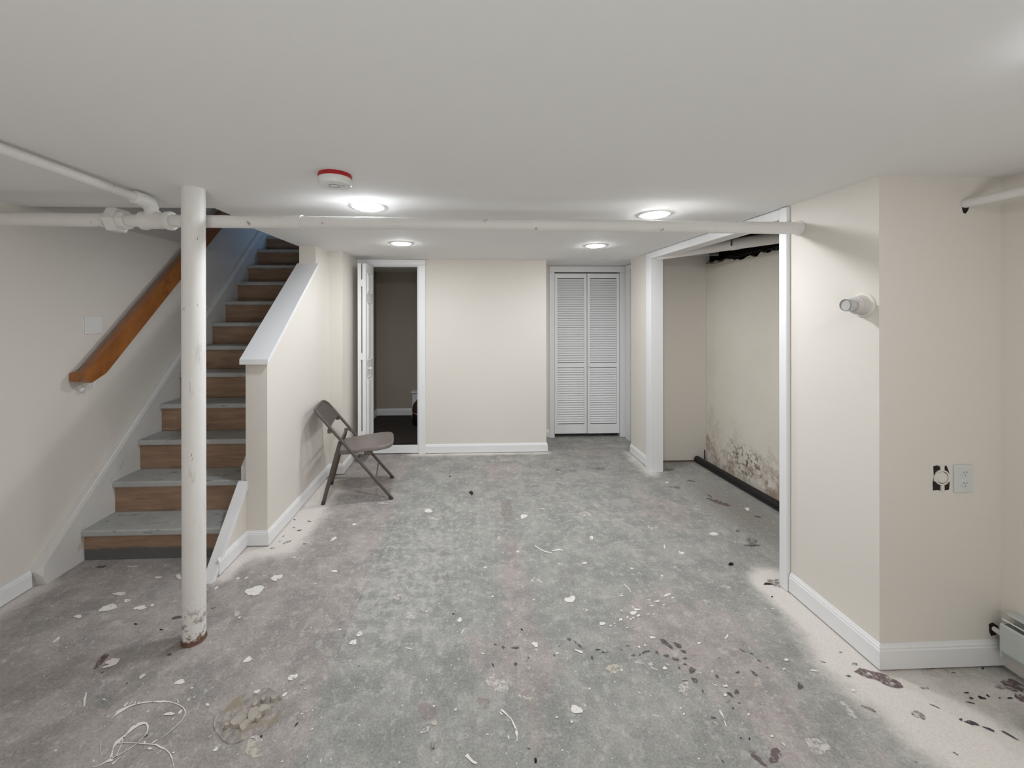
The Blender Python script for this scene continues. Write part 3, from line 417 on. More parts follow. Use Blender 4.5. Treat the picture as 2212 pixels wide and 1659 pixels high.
('y',1,[(0.653,1.676),(0.649,1.669),(0.637,1.667),(0.625,1.655),(0.607,1.658),(0.603,1.67),(0.592,1.678),(0.595,1.688),(0.606,1.695),(0.617,1.701),(0.631,1.7),(0.645,1.699),(0.666,1.697),(0.664,1.684)]),
('p',1,[(0.893,1.561),(0.877,1.548),(0.864,1.551),(0.865,1.563),(0.85,1.562),(0.855,1.574),(0.862,1.585),(0.872,1.597),(0.886,1.602),(0.9,1.609),(0.914,1.608),(0.905,1.591),(0.902,1.583),(0.902,1.573)]),
('p',1,[(0.812,1.663),(0.806,1.661),(0.799,1.668),(0.793,1.669),(0.786,1.675),(0.789,1.684),(0.784,1.695),(0.79,1.7),(0.796,1.704),(0.804,1.699),(0.807,1.689),(0.811,1.684),(0.822,1.675),(0.818,1.667)]),
('w',0,[(0.8578,1.6675),(0.8498,1.6653),(0.8443,1.6657),(0.8381,1.6672),(0.8392,1.6736),(0.8444,1.6785),(0.8508,1.6812),(0.8559,1.679),(0.8572,1.6742)]),
('y',0,[(1.1914,1.5792),(1.1848,1.578),(1.1749,1.573),(1.176,1.5797),(1.1815,1.5855),(1.1868,1.5909),(1.1944,1.5936),(1.1998,1.5918),(1.1968,1.5852)]),
('p',1,[(0.775,1.7),(0.769,1.698),(0.763,1.697),(0.753,1.698),(0.744,1.702),(0.731,1.706),(0.729,1.712),(0.74,1.713),(0.741,1.717),(0.746,1.718),(0.755,1.718),(0.766,1.715),(0.769,1.709),(0.772,1.705)]),
('w',1,[(1.023,1.583),(1.02,1.583),(1.016,1.586),(1.011,1.591),(1.009,1.595),(1.011,1.596),(1.016,1.592),(1.021,1.59),(1.024,1.585)]),
('w',0,[(1.0667,1.5831),(1.064,1.578),(1.0567,1.5785),(1.0518,1.5789),(1.048,1.5814),(1.0498,1.5866),(1.0581,1.5879),(1.0648,1.5899),(1.0675,1.5868)]),
('w',0,[(1.0394,1.5457),(1.036,1.5422),(1.0297,1.5404),(1.0237,1.5408),(1.0264,1.545),(1.0254,1.5481),(1.0307,1.5518),(1.0376,1.5519),(1.0386,1.5485)]),
('w',1,[(1.239,1.834),(1.24,1.833),(1.23,1.824),(1.215,1.813),(1.21,1.812),(1.208,1.813),(1.217,1.821),(1.229,1.831),(1.242,1.839)]),
('w',1,[(0.966,1.458),(0.967,1.466),(0.965,1.465),(0.965,1.471),(0.965,1.478),(0.967,1.487),(0.97,1.487),(0.972,1.489),(0.974,1.492),(0.973,1.483),(0.974,1.48),(0.973,1.473),(0.971,1.466),(0.968,1.455)]),
('w',1,[(0.958,1.428),(0.956,1.426),(0.956,1.428),(0.956,1.433),(0.958,1.439),(0.959,1.441),(0.96,1.447),(0.961,1.449),(0.962,1.45),(0.963,1.446),(0.962,1.44),(0.961,1.436),(0.96,1.431),(0.959,1.43)]),
('w',0,[(1.0738,1.4651),(1.0705,1.4626),(1.0668,1.4627),(1.0633,1.4638),(1.0649,1.4674),(1.0687,1.4694),(1.0724,1.4714),(1.0762,1.4709),(1.0768,1.468)]),
('w',0,[(1.0815,1.7939),(1.0752,1.7903),(1.0698,1.7879),(1.066,1.7894),(1.0612,1.7917),(1.0658,1.797),(1.072,1.7981),(1.0773,1.8005),(1.0824,1.7991)]),
('w',0,[(0.822,1.7908),(0.8194,1.7876),(0.8147,1.7873),(0.811,1.7877),(0.8092,1.7899),(0.8102,1.7928),(0.8138,1.7956),(0.8177,1.7943),(0.8198,1.793)]),
('w',0,[(0.7905,1.7811),(0.7873,1.7785),(0.7817,1.778),(0.7789,1.7818),(0.7777,1.7847),(0.7785,1.788),(0.7831,1.7888),(0.7894,1.7891),(0.7885,1.7843)]),
('w',1,[(0.884,1.832),(0.881,1.827),(0.869,1.827),(0.859,1.827),(0.858,1.831),(0.86,1.835),(0.863,1.841),(0.874,1.838),(0.881,1.836)]),
('w',0,[(0.8271,1.4994),(0.8251,1.4972),(0.8213,1.4945),(0.82,1.4974),(0.8179,1.4985),(0.819,1.501),(0.8223,1.5028),(0.8257,1.5031),(0.8281,1.5019)]),
('w',0,[(0.826,1.4768),(0.8232,1.4756),(0.8191,1.4745),(0.8192,1.4777),(0.822,1.4803),(0.8243,1.4831),(0.8275,1.4831),(0.8306,1.4823),(0.8284,1.4789)]),
('w',0,[(0.9925,1.6427),(0.9906,1.6412),(0.9869,1.6398),(0.9856,1.6424),(0.9852,1.6438),(0.9847,1.6459),(0.9881,1.6469),(0.9915,1.6462),(0.9927,1.6445)]),
('p',1,[(1.1601,1.6106),(1.1553,1.6074),(1.1485,1.6072),(1.1435,1.6108),(1.1452,1.6161),(1.1495,1.6198),(1.1552,1.6194),(1.1633,1.6206),(1.1633,1.6147)]),
('p',1,[(0.722,1.473),(0.722,1.471),(0.718,1.471),(0.713,1.471),(0.707,1.474),(0.706,1.477),(0.701,1.48),(0.702,1.483),(0.707,1.482),(0.71,1.483),(0.715,1.482),(0.72,1.48),(0.727,1.476),(0.728,1.473)]),
('p',1,[(1.071,1.649),(1.066,1.647),(1.062,1.643),(1.054,1.64),(1.048,1.643),(1.039,1.643),(1.038,1.647),(1.039,1.651),(1.042,1.655),(1.051,1.656),(1.057,1.657),(1.067,1.66),(1.074,1.658),(1.077,1.654)]),
('p',1,[(1.174,1.763),(1.161,1.758),(1.153,1.753),(1.144,1.754),(1.138,1.759),(1.145,1.768),(1.157,1.772),(1.166,1.773),(1.177,1.772)]),
('w',0,[(0.7342,1.5559),(0.7315,1.554),(0.7295,1.5517),(0.7289,1.5533),(0.7279,1.5546),(0.7292,1.5578),(0.7317,1.56),(0.733,1.5594),(0.7341,1.5585)]),
('w',0,[(0.4967,1.5925),(0.4956,1.5902),(0.4929,1.5882),(0.4892,1.5882),(0.4893,1.5915),(0.4907,1.5938),(0.492,1.5974),(0.4955,1.5969),(0.498,1.5954)]),
('w',0,[(0.7948,1.3275),(0.7938,1.3257),(0.7915,1.3254),(0.7896,1.3255),(0.7888,1.3267),(0.7901,1.3285),(0.7923,1.3292),(0.7945,1.3302),(0.7959,1.3292)]),
('w',1,[(0.931,1.432),(0.929,1.434),(0.926,1.438),(0.923,1.443),(0.921,1.448),(0.921,1.45),(0.926,1.444),(0.929,1.44),(0.931,1.434)]),
('p',1,[(0.9,1.689),(0.893,1.688),(0.887,1.688),(0.882,1.687),(0.874,1.686),(0.865,1.687),(0.866,1.689),(0.866,1.691),(0.867,1.692),(0.873,1.693),(0.879,1.693),(0.885,1.693),(0.893,1.693),(0.902,1.691)]),
('d',1,[(0.936,1.768),(0.928,1.767),(0.919,1.78),(0.914,1.789),(0.905,1.795),(0.9,1.808),(0.901,1.818),(0.903,1.828),(0.913,1.82),(0.919,1.823),(0.927,1.813),(0.928,1.801),(0.936,1.791),(0.938,1.779)]),
('d',1,[(0.973,1.771),(0.97,1.769),(0.965,1.772),(0.959,1.774),(0.956,1.782),(0.956,1.79),(0.953,1.8),(0.958,1.804),(0.964,1.799),(0.968,1.797),(0.973,1.794),(0.981,1.789),(0.983,1.778),(0.978,1.773)]),
('d',1,[(0.985,1.747),(0.98,1.741),(0.972,1.746),(0.968,1.751),(0.964,1.756),(0.967,1.761),(0.975,1.759),(0.983,1.758),(0.985,1.752)]),
('d',1,[(0.826,1.763),(0.821,1.759),(0.814,1.755),(0.806,1.754),(0.8,1.752),(0.788,1.748),(0.783,1.749),(0.784,1.753),(0.789,1.757),(0.795,1.76),(0.802,1.762),(0.81,1.766),(0.815,1.764),(0.822,1.764)]),
('d',1,[(0.7525,1.7416),(0.7451,1.7397),(0.7399,1.7374),(0.7306,1.7373),(0.7266,1.7407),(0.7321,1.7437),(0.7356,1.7468),(0.7445,1.7474),(0.7485,1.7445)]),
('d',0,[(0.7767,1.7446),(0.7748,1.7419),(0.7703,1.7398),(0.7657,1.7385),(0.7614,1.7385),(0.7621,1.7412),(0.7674,1.7434),(0.7713,1.7463),(0.777,1.7473)]),
('d',0,[(0.8559,1.7449),(0.8514,1.7435),(0.8476,1.7464),(0.8447,1.7511),(0.8468,1.7566),(0.8513,1.7569),(0.8556,1.7597),(0.8589,1.7551),(0.8582,1.7495)]),
('d',1,[(0.8985,1.7327),(0.8942,1.7277),(0.8848,1.725),(0.8799,1.7288),(0.8742,1.7312),(0.873,1.7372),(0.884,1.7392),(0.8919,1.7397),(0.8972,1.7371)]),
('d',1,[(0.933,1.709),(0.927,1.707),(0.921,1.707),(0.915,1.709),(0.909,1.709),(0.906,1.713),(0.905,1.717),(0.904,1.721),(0.907,1.724),(0.913,1.726),(0.92,1.723),(0.923,1.719),(0.928,1.717),(0.932,1.714)]),
('d',1,[(0.9737,1.7154),(0.9689,1.7139),(0.9627,1.7131),(0.9539,1.7138),(0.9509,1.7171),(0.9559,1.7191),(0.9602,1.7207),(0.9693,1.7219),(0.9707,1.7179)]),
('d',1,[(0.9534,1.6881),(0.9554,1.6853),(0.9471,1.6844),(0.9419,1.6863),(0.9384,1.6877),(0.9372,1.69),(0.9428,1.6921),(0.9506,1.6914),(0.9574,1.6904)]),
('d',1,[(0.973,1.654),(0.968,1.651),(0.962,1.649),(0.954,1.644),(0.944,1.643),(0.944,1.651),(0.948,1.657),(0.947,1.661),(0.953,1.664),(0.958,1.671),(0.967,1.673),(0.97,1.667),(0.976,1.665),(0.981,1.66)]),
('d',1,[(0.95,1.606),(0.949,1.6),(0.944,1.598),(0.938,1.603),(0.934,1.609),(0.936,1.615),(0.936,1.619),(0.936,1.625),(0.941,1.624),(0.946,1.622),(0.952,1.623),(0.957,1.617),(0.958,1.61),(0.956,1.605)]),
('d',1,[(0.9171,1.6118),(0.911,1.6105),(0.9049,1.6095),(0.8989,1.6106),(0.8929,1.6118),(0.8924,1.614),(0.901,1.6144),(0.9071,1.6144),(0.915,1.6139)]),
('d',0,[(0.9144,1.6662),(0.9107,1.6667),(0.9066,1.6671),(0.9066,1.672),(0.9082,1.675),(0.9102,1.6783),(0.9142,1.6786),(0.9159,1.6743),(0.9156,1.6704)]),
('d',1,[(0.948,1.549),(0.947,1.55),(0.946,1.551),(0.945,1.555),(0.946,1.562),(0.948,1.567),(0.95,1.569),(0.952,1.574),(0.953,1.571),(0.954,1.567),(0.955,1.565),(0.954,1.559),(0.953,1.55),(0.95,1.548)]),
('d',0,[(1.059,1.6304),(1.0561,1.6243),(1.0511,1.6196),(1.0469,1.6203),(1.043,1.6213),(1.0431,1.6266),(1.0462,1.6337),(1.0519,1.6324),(1.0557,1.6329)]),
('d',1,[(1.0848,1.5501),(1.0777,1.5464),(1.073,1.5498),(1.0767,1.5576),(1.0837,1.5621),(1.09,1.566),(1.0956,1.5649),(1.0968,1.5591),(1.0932,1.5507)]),
('d',1,[(1.062,1.536),(1.059,1.534),(1.054,1.534),(1.05,1.541),(1.047,1.545),(1.043,1.551),(1.044,1.555),(1.048,1.556),(1.049,1.56),(1.054,1.557),(1.059,1.555),(1.062,1.549),(1.059,1.545),(1.061,1.541)]),
('d',0,[(1.1581,1.6407),(1.1541,1.6381),(1.1485,1.6363),(1.1434,1.6372),(1.1392,1.6394),(1.1444,1.6426),(1.1493,1.644),(1.1563,1.6468),(1.1601,1.6441)]),
('d',1,[(1.22,1.624),(1.218,1.62),(1.215,1.622),(1.212,1.626),(1.21,1.634),(1.211,1.639),(1.21,1.647),(1.213,1.648),(1.216,1.644),(1.218,1.644),(1.222,1.641),(1.224,1.633),(1.227,1.624),(1.222,1.623)]),
('d',1,[(1.254,1.737),(1.254,1.734),(1.251,1.736),(1.248,1.739),(1.242,1.744),(1.242,1.748),(1.239,1.753),(1.238,1.757),(1.243,1.754),(1.246,1.75),(1.249,1.748),(1.253,1.743),(1.259,1.736),(1.257,1.735)]),
('d',0,[(1.2856,1.7278),(1.282,1.7264),(1.2755,1.7255),(1.2697,1.7266),(1.2662,1.7278),(1.2679,1.7291),(1.2714,1.7306),(1.2792,1.7306),(1.2809,1.7289)]),
('d',1,[(1.2899,1.6828),(1.2845,1.6844),(1.2804,1.6873),(1.2777,1.6918),(1.2766,1.6969),(1.2803,1.6981),(1.2847,1.699),(1.2874,1.6929),(1.2889,1.6887)]),
('d',0,[(1.3003,1.6568),(1.2977,1.6548),(1.2931,1.6553),(1.2891,1.6563),(1.2912,1.6585),(1.29,1.6609),(1.2943,1.6623),(1.2981,1.6606),(1.299,1.6587)]),
('d',1,[(0.939,1.458),(0.9316,1.4574),(0.9265,1.457),(0.9209,1.4584),(0.9186,1.4612),(0.9186,1.4646),(0.9262,1.4644),(0.9317,1.4633),(0.9374,1.4615)]),
('d',0,[(1.0323,1.4923),(1.0298,1.4909),(1.0256,1.4877),(1.0224,1.4901),(1.0207,1.4918),(1.0224,1.4937),(1.0257,1.4956),(1.0307,1.4958),(1.0338,1.4944)]),
('k',0,[(0.9864,1.3869),(0.9843,1.3856),(0.9823,1.385),(0.979,1.3841),(0.9796,1.3863),(0.9811,1.388),(0.9833,1.3893),(0.9861,1.3901),(0.9867,1.3885)]),
('k',0,[(1.0156,1.3829),(1.0124,1.3813),(1.0091,1.3776),(1.007,1.3782),(1.008,1.3814),(1.0106,1.3848),(1.0134,1.386),(1.0163,1.3876),(1.0176,1.3864)]),
('d',0,[(0.8733,1.3121),(0.8711,1.3136),(0.8687,1.3143),(0.8671,1.318),(0.868,1.3207),(0.8701,1.3206),(0.8725,1.3209),(0.8737,1.3171),(0.8745,1.314)]),
('d',0,[(0.6187,1.7607),(0.6151,1.7592),(0.6095,1.7589),(0.6025,1.7608),(0.6012,1.764),(0.6039,1.7656),(0.6061,1.7681),(0.6139,1.7669),(0.615,1.7633)]),
('d',0,[(0.5912,1.7766),(0.5879,1.7749),(0.5845,1.7734),(0.5795,1.7734),(0.5758,1.7755),(0.5808,1.7778),(0.5825,1.7797),(0.5874,1.7811),(0.5902,1.7789)]),
('d',0,[(0.7078,1.772),(0.7036,1.7707),(0.6992,1.7695),(0.6917,1.7694),(0.6923,1.7719),(0.6903,1.7737),(0.6945,1.7755),(0.7013,1.775),(0.7046,1.7735)]),
('d',0,[(0.7421,1.7891),(0.7391,1.7864),(0.7341,1.7859),(0.7314,1.7886),(0.7296,1.791),(0.7282,1.7954),(0.7345,1.7957),(0.7392,1.795),(0.7416,1.7924)]),
('m',1,[(1.0333,1.522),(1.0325,1.5197),(1.0263,1.5153),(1.0182,1.5151),(1.0152,1.5163),(1.0119,1.5179),(1.02,1.5216),(1.0291,1.5254),(1.035,1.5247)]),
('d',0,[(1.0699,1.5101),(1.0687,1.509),(1.0641,1.509),(1.06,1.5107),(1.0564,1.5125),(1.0587,1.5136),(1.0626,1.5138),(1.0684,1.5135),(1.0732,1.5113)]),
('v',1,[(1.009,1.294),(1.001,1.299),(0.995,1.306),(0.989,1.311),(0.984,1.318),(0.978,1.329),(0.982,1.335),(0.987,1.337),(0.99,1.343),(0.997,1.336),(1.003,1.328),(1.008,1.32),(1.007,1.312),(1.014,1.298)]),
('m',1,[(1.006,1.34),(1.004,1.338),(1.0,1.339),(0.995,1.34),(0.991,1.341),(0.987,1.343),(0.985,1.345),(0.981,1.348),(0.986,1.348),(0.992,1.347),(0.996,1.346),(1.0,1.345),(1.006,1.343),(1.009,1.341)]),
('m',1,[(0.653,1.763),(0.641,1.761),(0.64,1.76),(0.633,1.758),(0.619,1.757),(0.612,1.758),(0.608,1.759),(0.613,1.761),(0.603,1.762),(0.611,1.763),(0.622,1.764),(0.634,1.765),(0.643,1.765),(0.648,1.764)]),
('m',0,[(1.1209,1.7072),(1.1163,1.7039),(1.1113,1.706),(1.1033,1.707),(1.1065,1.7129),(1.1111,1.7157),(1.1161,1.7176),(1.1225,1.7166),(1.1235,1.7115)]),
('k',1,[(1.616,2.345),(1.612,2.339),(1.598,2.335),(1.585,2.338),(1.586,2.344),(1.585,2.349),(1.596,2.354),(1.611,2.355),(1.626,2.353)]),
('k',1,[(1.731,2.169),(1.719,2.164),(1.706,2.163),(1.696,2.162),(1.689,2.164),(1.677,2.163),(1.667,2.166),(1.677,2.171),(1.68,2.175),(1.687,2.18),(1.7,2.181),(1.709,2.179),(1.713,2.175),(1.716,2.173)]),
('m',1,[(1.759,2.137),(1.753,2.131),(1.741,2.137),(1.734,2.144),(1.727,2.147),(1.72,2.153),(1.715,2.162),(1.718,2.169),(1.73,2.167),(1.737,2.167),(1.747,2.169),(1.753,2.16),(1.756,2.153),(1.761,2.145)]),
('m',1,[(1.788,2.181),(1.767,2.176),(1.758,2.165),(1.739,2.165),(1.725,2.169),(1.714,2.175),(1.712,2.184),(1.712,2.195),(1.72,2.208),(1.743,2.208),(1.759,2.207),(1.776,2.208),(1.793,2.203),(1.803,2.193)]),
('k',0,[(1.6495,2.0719),(1.6453,2.0702),(1.6406,2.0657),(1.6377,2.0674),(1.6383,2.0706),(1.6413,2.0737),(1.6451,2.0758),(1.6487,2.0764),(1.6514,2.0753)]),
('w',1,[(1.725,2.667),(1.72,2.66),(1.707,2.661),(1.697,2.661),(1.687,2.663),(1.679,2.668),(1.666,2.676),(1.678,2.683),(1.689,2.685),(1.697,2.688),(1.706,2.688),(1.72,2.69),(1.728,2.683),(1.724,2.674)]),
('w',1,[(1.371,2.46),(1.367,2.458),(1.363,2.456),(1.355,2.457),(1.35,2.468),(1.351,2.475),(1.349,2.482),(1.353,2.484),(1.353,2.494),(1.36,2.493),(1.366,2.485),(1.371,2.479),(1.374,2.471),(1.372,2.465)]),
('w',0,[(0.9938,2.3317),(0.9873,2.3299),(0.9834,2.3255),(0.9784,2.3276),(0.9757,2.3305),(0.9782,2.334),(0.9824,2.3367),(0.9881,2.3373),(0.9947,2.3363)]),
('w',1,[(0.724,2.392),(0.722,2.388),(0.711,2.387),(0.701,2.388),(0.686,2.39),(0.696,2.396),(0.705,2.398),(0.716,2.401),(0.729,2.398)]),
('w',0,[(1.2922,2.5423),(1.2842,2.5266),(1.2765,2.5178),(1.2798,2.5295),(1.2781,2.5338),(1.2874,2.5486),(1.2973,2.5671),(1.3005,2.5653),(1.2965,2.5534)]),
('w',0,[(1.1386,2.2606),(1.1323,2.2572),(1.1282,2.2542),(1.123,2.2533),(1.1242,2.2588),(1.125,2.2643),(1.1307,2.2669),(1.1347,2.2672),(1.1378,2.2656)]),
('p',1,[(1.289,2.033),(1.283,2.028),(1.274,2.029),(1.269,2.038),(1.266,2.044),(1.258,2.049),(1.256,2.058),(1.26,2.064),(1.266,2.068),(1.275,2.061),(1.282,2.062),(1.285,2.054),(1.286,2.048),(1.289,2.041)]),
('p',1,[(1.465,2.149),(1.464,2.144),(1.453,2.143),(1.441,2.148),(1.426,2.148),(1.416,2.155),(1.412,2.161),(1.414,2.167),(1.427,2.167),(1.434,2.168),(1.446,2.175),(1.46,2.167),(1.465,2.16),(1.473,2.153)]),
('w',0,[(1.0998,2.1095),(1.0978,2.1058),(1.0922,2.1029),(1.0874,2.1045),(1.0878,2.1083),(1.0884,2.1119),(1.0927,2.1165),(1.0974,2.114),(1.1027,2.1136)]),
('w',0,[(1.1098,2.0849),(1.1072,2.082),(1.1009,2.0787),(1.0949,2.0809),(1.0942,2.0841),(1.0949,2.087),(1.099,2.0909),(1.1057,2.0892),(1.1125,2.0885)]),
('w',0,[(1.0826,2.098),(1.0788,2.0964),(1.0761,2.0956),(1.0721,2.0949),(1.0707,2.0971),(1.073,2.0994),(1.0759,2.1008),(1.0794,2.1016),(1.0811,2.1)]),
('w',0,[(0.9746,2.0712),(0.9712,2.0696),(0.9656,2.0694),(0.9608,2.072),(0.9531,2.0756),(0.9595,2.0775),(0.9644,2.078),(0.9703,2.0772),(0.9755,2.0743)]),
('w',0,[(0.9738,2.0343),(0.9689,2.0301),(0.9609,2.0267),(0.9555,2.0283),(0.9496,2.0285),(0.9471,2.0317),(0.9565,2.035),(0.9639,2.0369),(0.9708,2.0369)]),
('w',1,[(1.016,2.062),(1.012,2.061),(1.012,2.057),(1.004,2.055),(0.996,2.057),(0.99,2.059),(0.987,2.061),(0.989,2.063),(0.988,2.066),(0.997,2.066),(1.002,2.068),(1.011,2.069),(1.018,2.068),(1.021,2.065)]),
('w',0,[(1.0324,2.0358),(1.0321,2.0322),(1.0269,2.0315),(1.0219,2.0314),(1.0213,2.0346),(1.0229,2.0377),(1.0271,2.0393),(1.0322,2.0415),(1.0347,2.0388)]),
('w',1,[(0.891,2.006),(0.887,2.004),(0.881,2.003),(0.874,2.002),(0.862,2.002),(0.857,2.006),(0.855,2.009),(0.856,2.012),(0.858,2.014),(0.861,2.017),(0.871,2.017),(0.88,2.014),(0.89,2.012),(0.895,2.009)]),
('w',0,[(0.8608,2.0202),(0.8597,2.0169),(0.8558,2.0223),(0.8539,2.029),(0.8525,2.0353),(0.8549,2.0354),(0.8579,2.0335),(0.8619,2.0276),(0.8636,2.0202)]),
('w',0,[(0.8208,1.9483),(0.8174,1.9449),(0.8129,1.943),(0.8089,1.9439),(0.8084,1.9472),(0.8093,1.9506),(0.8128,1.9542),(0.8177,1.9543),(0.8181,1.9507)]),
('w',0,[(0.8365,1.9557),(0.8346,1.9531),(0.8298,1.9525),(0.8243,1.9521),(0.8238,1.955),(0.8247,1.9574),(0.8278,1.9599),(0.8337,1.9606),(0.8356,1.9578)]),
('w',0,[(0.7692,1.9461),(0.7667,1.9386),(0.7598,1.9395),(0.7503,1.9348),(0.7512,1.9433),(0.7556,1.9494),(0.7603,1.9541),(0.7675,1.9575),(0.7726,1.9536)]),
('w',0,[(0.9262,1.9757),(0.9235,1.9737),(0.9172,1.9731),(0.9102,1.9733),(0.9052,1.9752),(0.9094,1.9773),(0.9144,1.9781),(0.9209,1.98),(0.9254,1.9778)]),
('w',0,[(0.9501,1.9748),(0.9477,1.9726),(0.9436,1.9713),(0.94,1.9721),(0.9366,1.9738),(0.9382,1.9767),(0.9434,1.977),(0.9474,1.9789),(0.9509,1.9774)]),
('w',0,[(0.7774,1.8944),(0.7759,1.8915),(0.7715,1.8897),(0.7687,1.8917),(0.767,1.8935),(0.7671,1.8963),(0.7707,1.8988),(0.7741,1.8972),(0.7781,1.8972)]),
('w',0,[(0.7278,1.9238),(0.7248,1.9211),(0.7214,1.9217),(0.7178,1.9205),(0.7167,1.9228),(0.7177,1.9255),(0.7207,1.9274),(0.7235,1.9269),(0.7264,1.9264)]),
('w',0,[(0.7972,2.0057),(0.796,2.0023),(0.7903,2.0031),(0.7873,2.0036),(0.7822,2.0045),(0.7851,2.0075),(0.789,2.0089),(0.7931,2.0095),(0.796,2.008)]),
('p',1,[(0.623,2.018),(0.613,2.012),(0.604,2.008),(0.595,2.011),(0.592,2.016),(0.591,2.022),(0.598,2.029),(0.609,2.027),(0.612,2.022)]),
('w',1,[(0.676,1.92),(0.665,1.919),(0.658,1.914),(0.648,1.916),(0.649,1.925),(0.65,1.932),(0.659,1.932),(0.668,1.934),(0.677,1.93)]),
('p',1,[(1.351,2.774),(1.346,2.764),(1.336,2.752),(1.316,2.748),(1.304,2.761),(1.295,2.768),(1.294,2.778),(1.284,2.789),(1.291,2.802),(1.312,2.802),(1.327,2.805),(1.344,2.805),(1.351,2.794),(1.357,2.785)]),
('p',1,[(0.923,2.983),(0.915,2.974),(0.91,2.961),(0.889,2.951),(0.868,2.957),(0.852,2.964),(0.832,2.972),(0.841,2.986),(0.848,2.998),(0.866,3.005),(0.884,3.008),(0.914,3.025),(0.929,3.009),(0.926,2.993)]),
('d',1,[(1.937,2.532),(1.923,2.529),(1.913,2.524),(1.886,2.523),(1.866,2.528),(1.85,2.53),(1.818,2.532),(1.818,2.537),(1.821,2.543),(1.857,2.542),(1.877,2.541),(1.902,2.545),(1.924,2.542),(1.93,2.537)]),
('m',1,[(1.934,2.57),(1.918,2.551),(1.897,2.533),(1.873,2.52),(1.849,2.515),(1.851,2.536),(1.869,2.559),(1.87,2.572),(1.877,2.599),(1.905,2.616),(1.931,2.625),(1.939,2.612),(1.938,2.597),(1.959,2.594)]),
('m',1,[(1.911,2.702),(1.902,2.695),(1.888,2.685),(1.875,2.689),(1.88,2.699),(1.881,2.708),(1.895,2.713),(1.913,2.721),(1.92,2.713)]),
('d',1,[(2.196,2.88),(2.194,2.876),(2.188,2.874),(2.178,2.879),(2.168,2.884),(2.159,2.892),(2.16,2.898),(2.157,2.905),(2.165,2.906),(2.176,2.901),(2.183,2.901),(2.196,2.897),(2.207,2.888),(2.206,2.881)]),
('w',0,[(0.7038,1.9099),(0.7029,1.9072),(0.6975,1.9065),(0.6932,1.9093),(0.6905,1.9121),(0.693,1.9142),(0.6963,1.9157),(0.7022,1.9156),(0.7052,1.9123)]),
('w',0,[(0.8098,1.961),(0.8059,1.9581),(0.802,1.9551),(0.797,1.955),(0.7961,1.9592),(0.7997,1.963),(0.8023,1.9677),(0.8064,1.9663),(0.8101,1.9652)]),
('w',0,[(1.6069,1.9576),(1.602,1.9551),(1.5969,1.9546),(1.5928,1.955),(1.5923,1.957),(1.5932,1.9594),(1.5976,1.9616),(1.6024,1.9613),(1.6025,1.9591)]),
('w',0,[(1.5858,1.986),(1.5832,1.9828),(1.5773,1.983),(1.5743,1.984),(1.5709,1.9852),(1.5733,1.9879),(1.5779,1.9901),(1.5832,1.9902),(1.5852,1.9883)]),
('y',1,[(-0.751,1.434),(-0.745,1.423),(-0.73,1.413),(-0.721,1.398),(-0.733,1.393),(-0.745,1.392),(-0.76,1.395),(-0.775,1.404),(-0.789,1.415),(-0.788,1.426),(-0.792,1.436),(-0.795,1.451),(-0.784,1.457),(-0.764,1.447)]),
('p',1,[(-0.741,1.446),(-0.746,1.443),(-0.753,1.442),(-0.767,1.447),(-0.776,1.452),(-0.79,1.454),(-0.803,1.461),(-0.803,1.466),(-0.802,1.471),(-0.788,1.468),(-0.78,1.468),(-0.768,1.466),(-0.759,1.459),(-0.748,1.453)]),
('w',1,[(-0.739,1.703),(-0.733,1.701),(-0.734,1.693),(-0.738,1.687),(-0.741,1.68),(-0.748,1.677),(-0.754,1.679),(-0.758,1.682),(-0.758,1.688),(-0.763,1.692),(-0.763,1.7),(-0.755,1.704),(-0.749,1.704),(-0.744,1.703)]),
('w',1,[(-0.737,1.625),(-0.735,1.624),(-0.736,1.62),(-0.737,1.616),(-0.74,1.611),(-0.745,1.608),(-0.748,1.609),(-0.749,1.61),(-0.75,1.613),(-0.753,1.614),(-0.751,1.62),(-0.746,1.623),(-0.742,1.627),(-0.739,1.628)]),
('w',1,[(-0.848,1.641),(-0.85,1.637),(-0.853,1.634),(-0.854,1.63),(-0.858,1.628),(-0.863,1.629),(-0.868,1.629),(-0.873,1.63),(-0.873,1.634),(-0.875,1.638),(-0.867,1.639),(-0.863,1.64),(-0.859,1.643),(-0.853,1.644)]),
('k',0,[(-0.7546,1.4648),(-0.7522,1.4621),(-0.7508,1.4589),(-0.7522,1.4567),(-0.7538,1.4539),(-0.7567,1.4569),(-0.7581,1.4595),(-0.7585,1.4622),(-0.758,1.4658)]),
('w',0,[(-0.6953,1.444),(-0.6952,1.4423),(-0.6978,1.442),(-0.6993,1.4405),(-0.7018,1.4414),(-0.7023,1.443),(-0.7018,1.4444),(-0.6998,1.445),(-0.6976,1.4449)]),
('w',0,[(-0.5758,1.4811),(-0.5761,1.4789),(-0.5771,1.476),(-0.581,1.4734),(-0.5835,1.4735),(-0.5862,1.4736),(-0.5829,1.477),(-0.5816,1.4802),(-0.5772,1.4829)]),
('w',0,[(-0.6658,1.6393),(-0.6658,1.637),(-0.6688,1.6364),(-0.6716,1.638),(-0.6765,1.6382),(-0.677,1.6412),(-0.6743,1.6424),(-0.6714,1.6426),(-0.6683,1.6414)]),
('w',0,[(-1.0232,1.5859),(-1.0226,1.5837),(-1.0237,1.5819),(-1.0273,1.5828),(-1.0299,1.5852),(-1.0306,1.5871),(-1.0329,1.5905),(-1.0287,1.5895),(-1.0258,1.5879)]),
('w',1,[(-0.8876,1.427),(-0.8834,1.423),(-0.886,1.4192),(-0.89,1.4172),(-0.8963,1.4164),(-0.9017,1.4207),(-0.8985,1.425),(-0.898,1.4292),(-0.8924,1.4318)]),
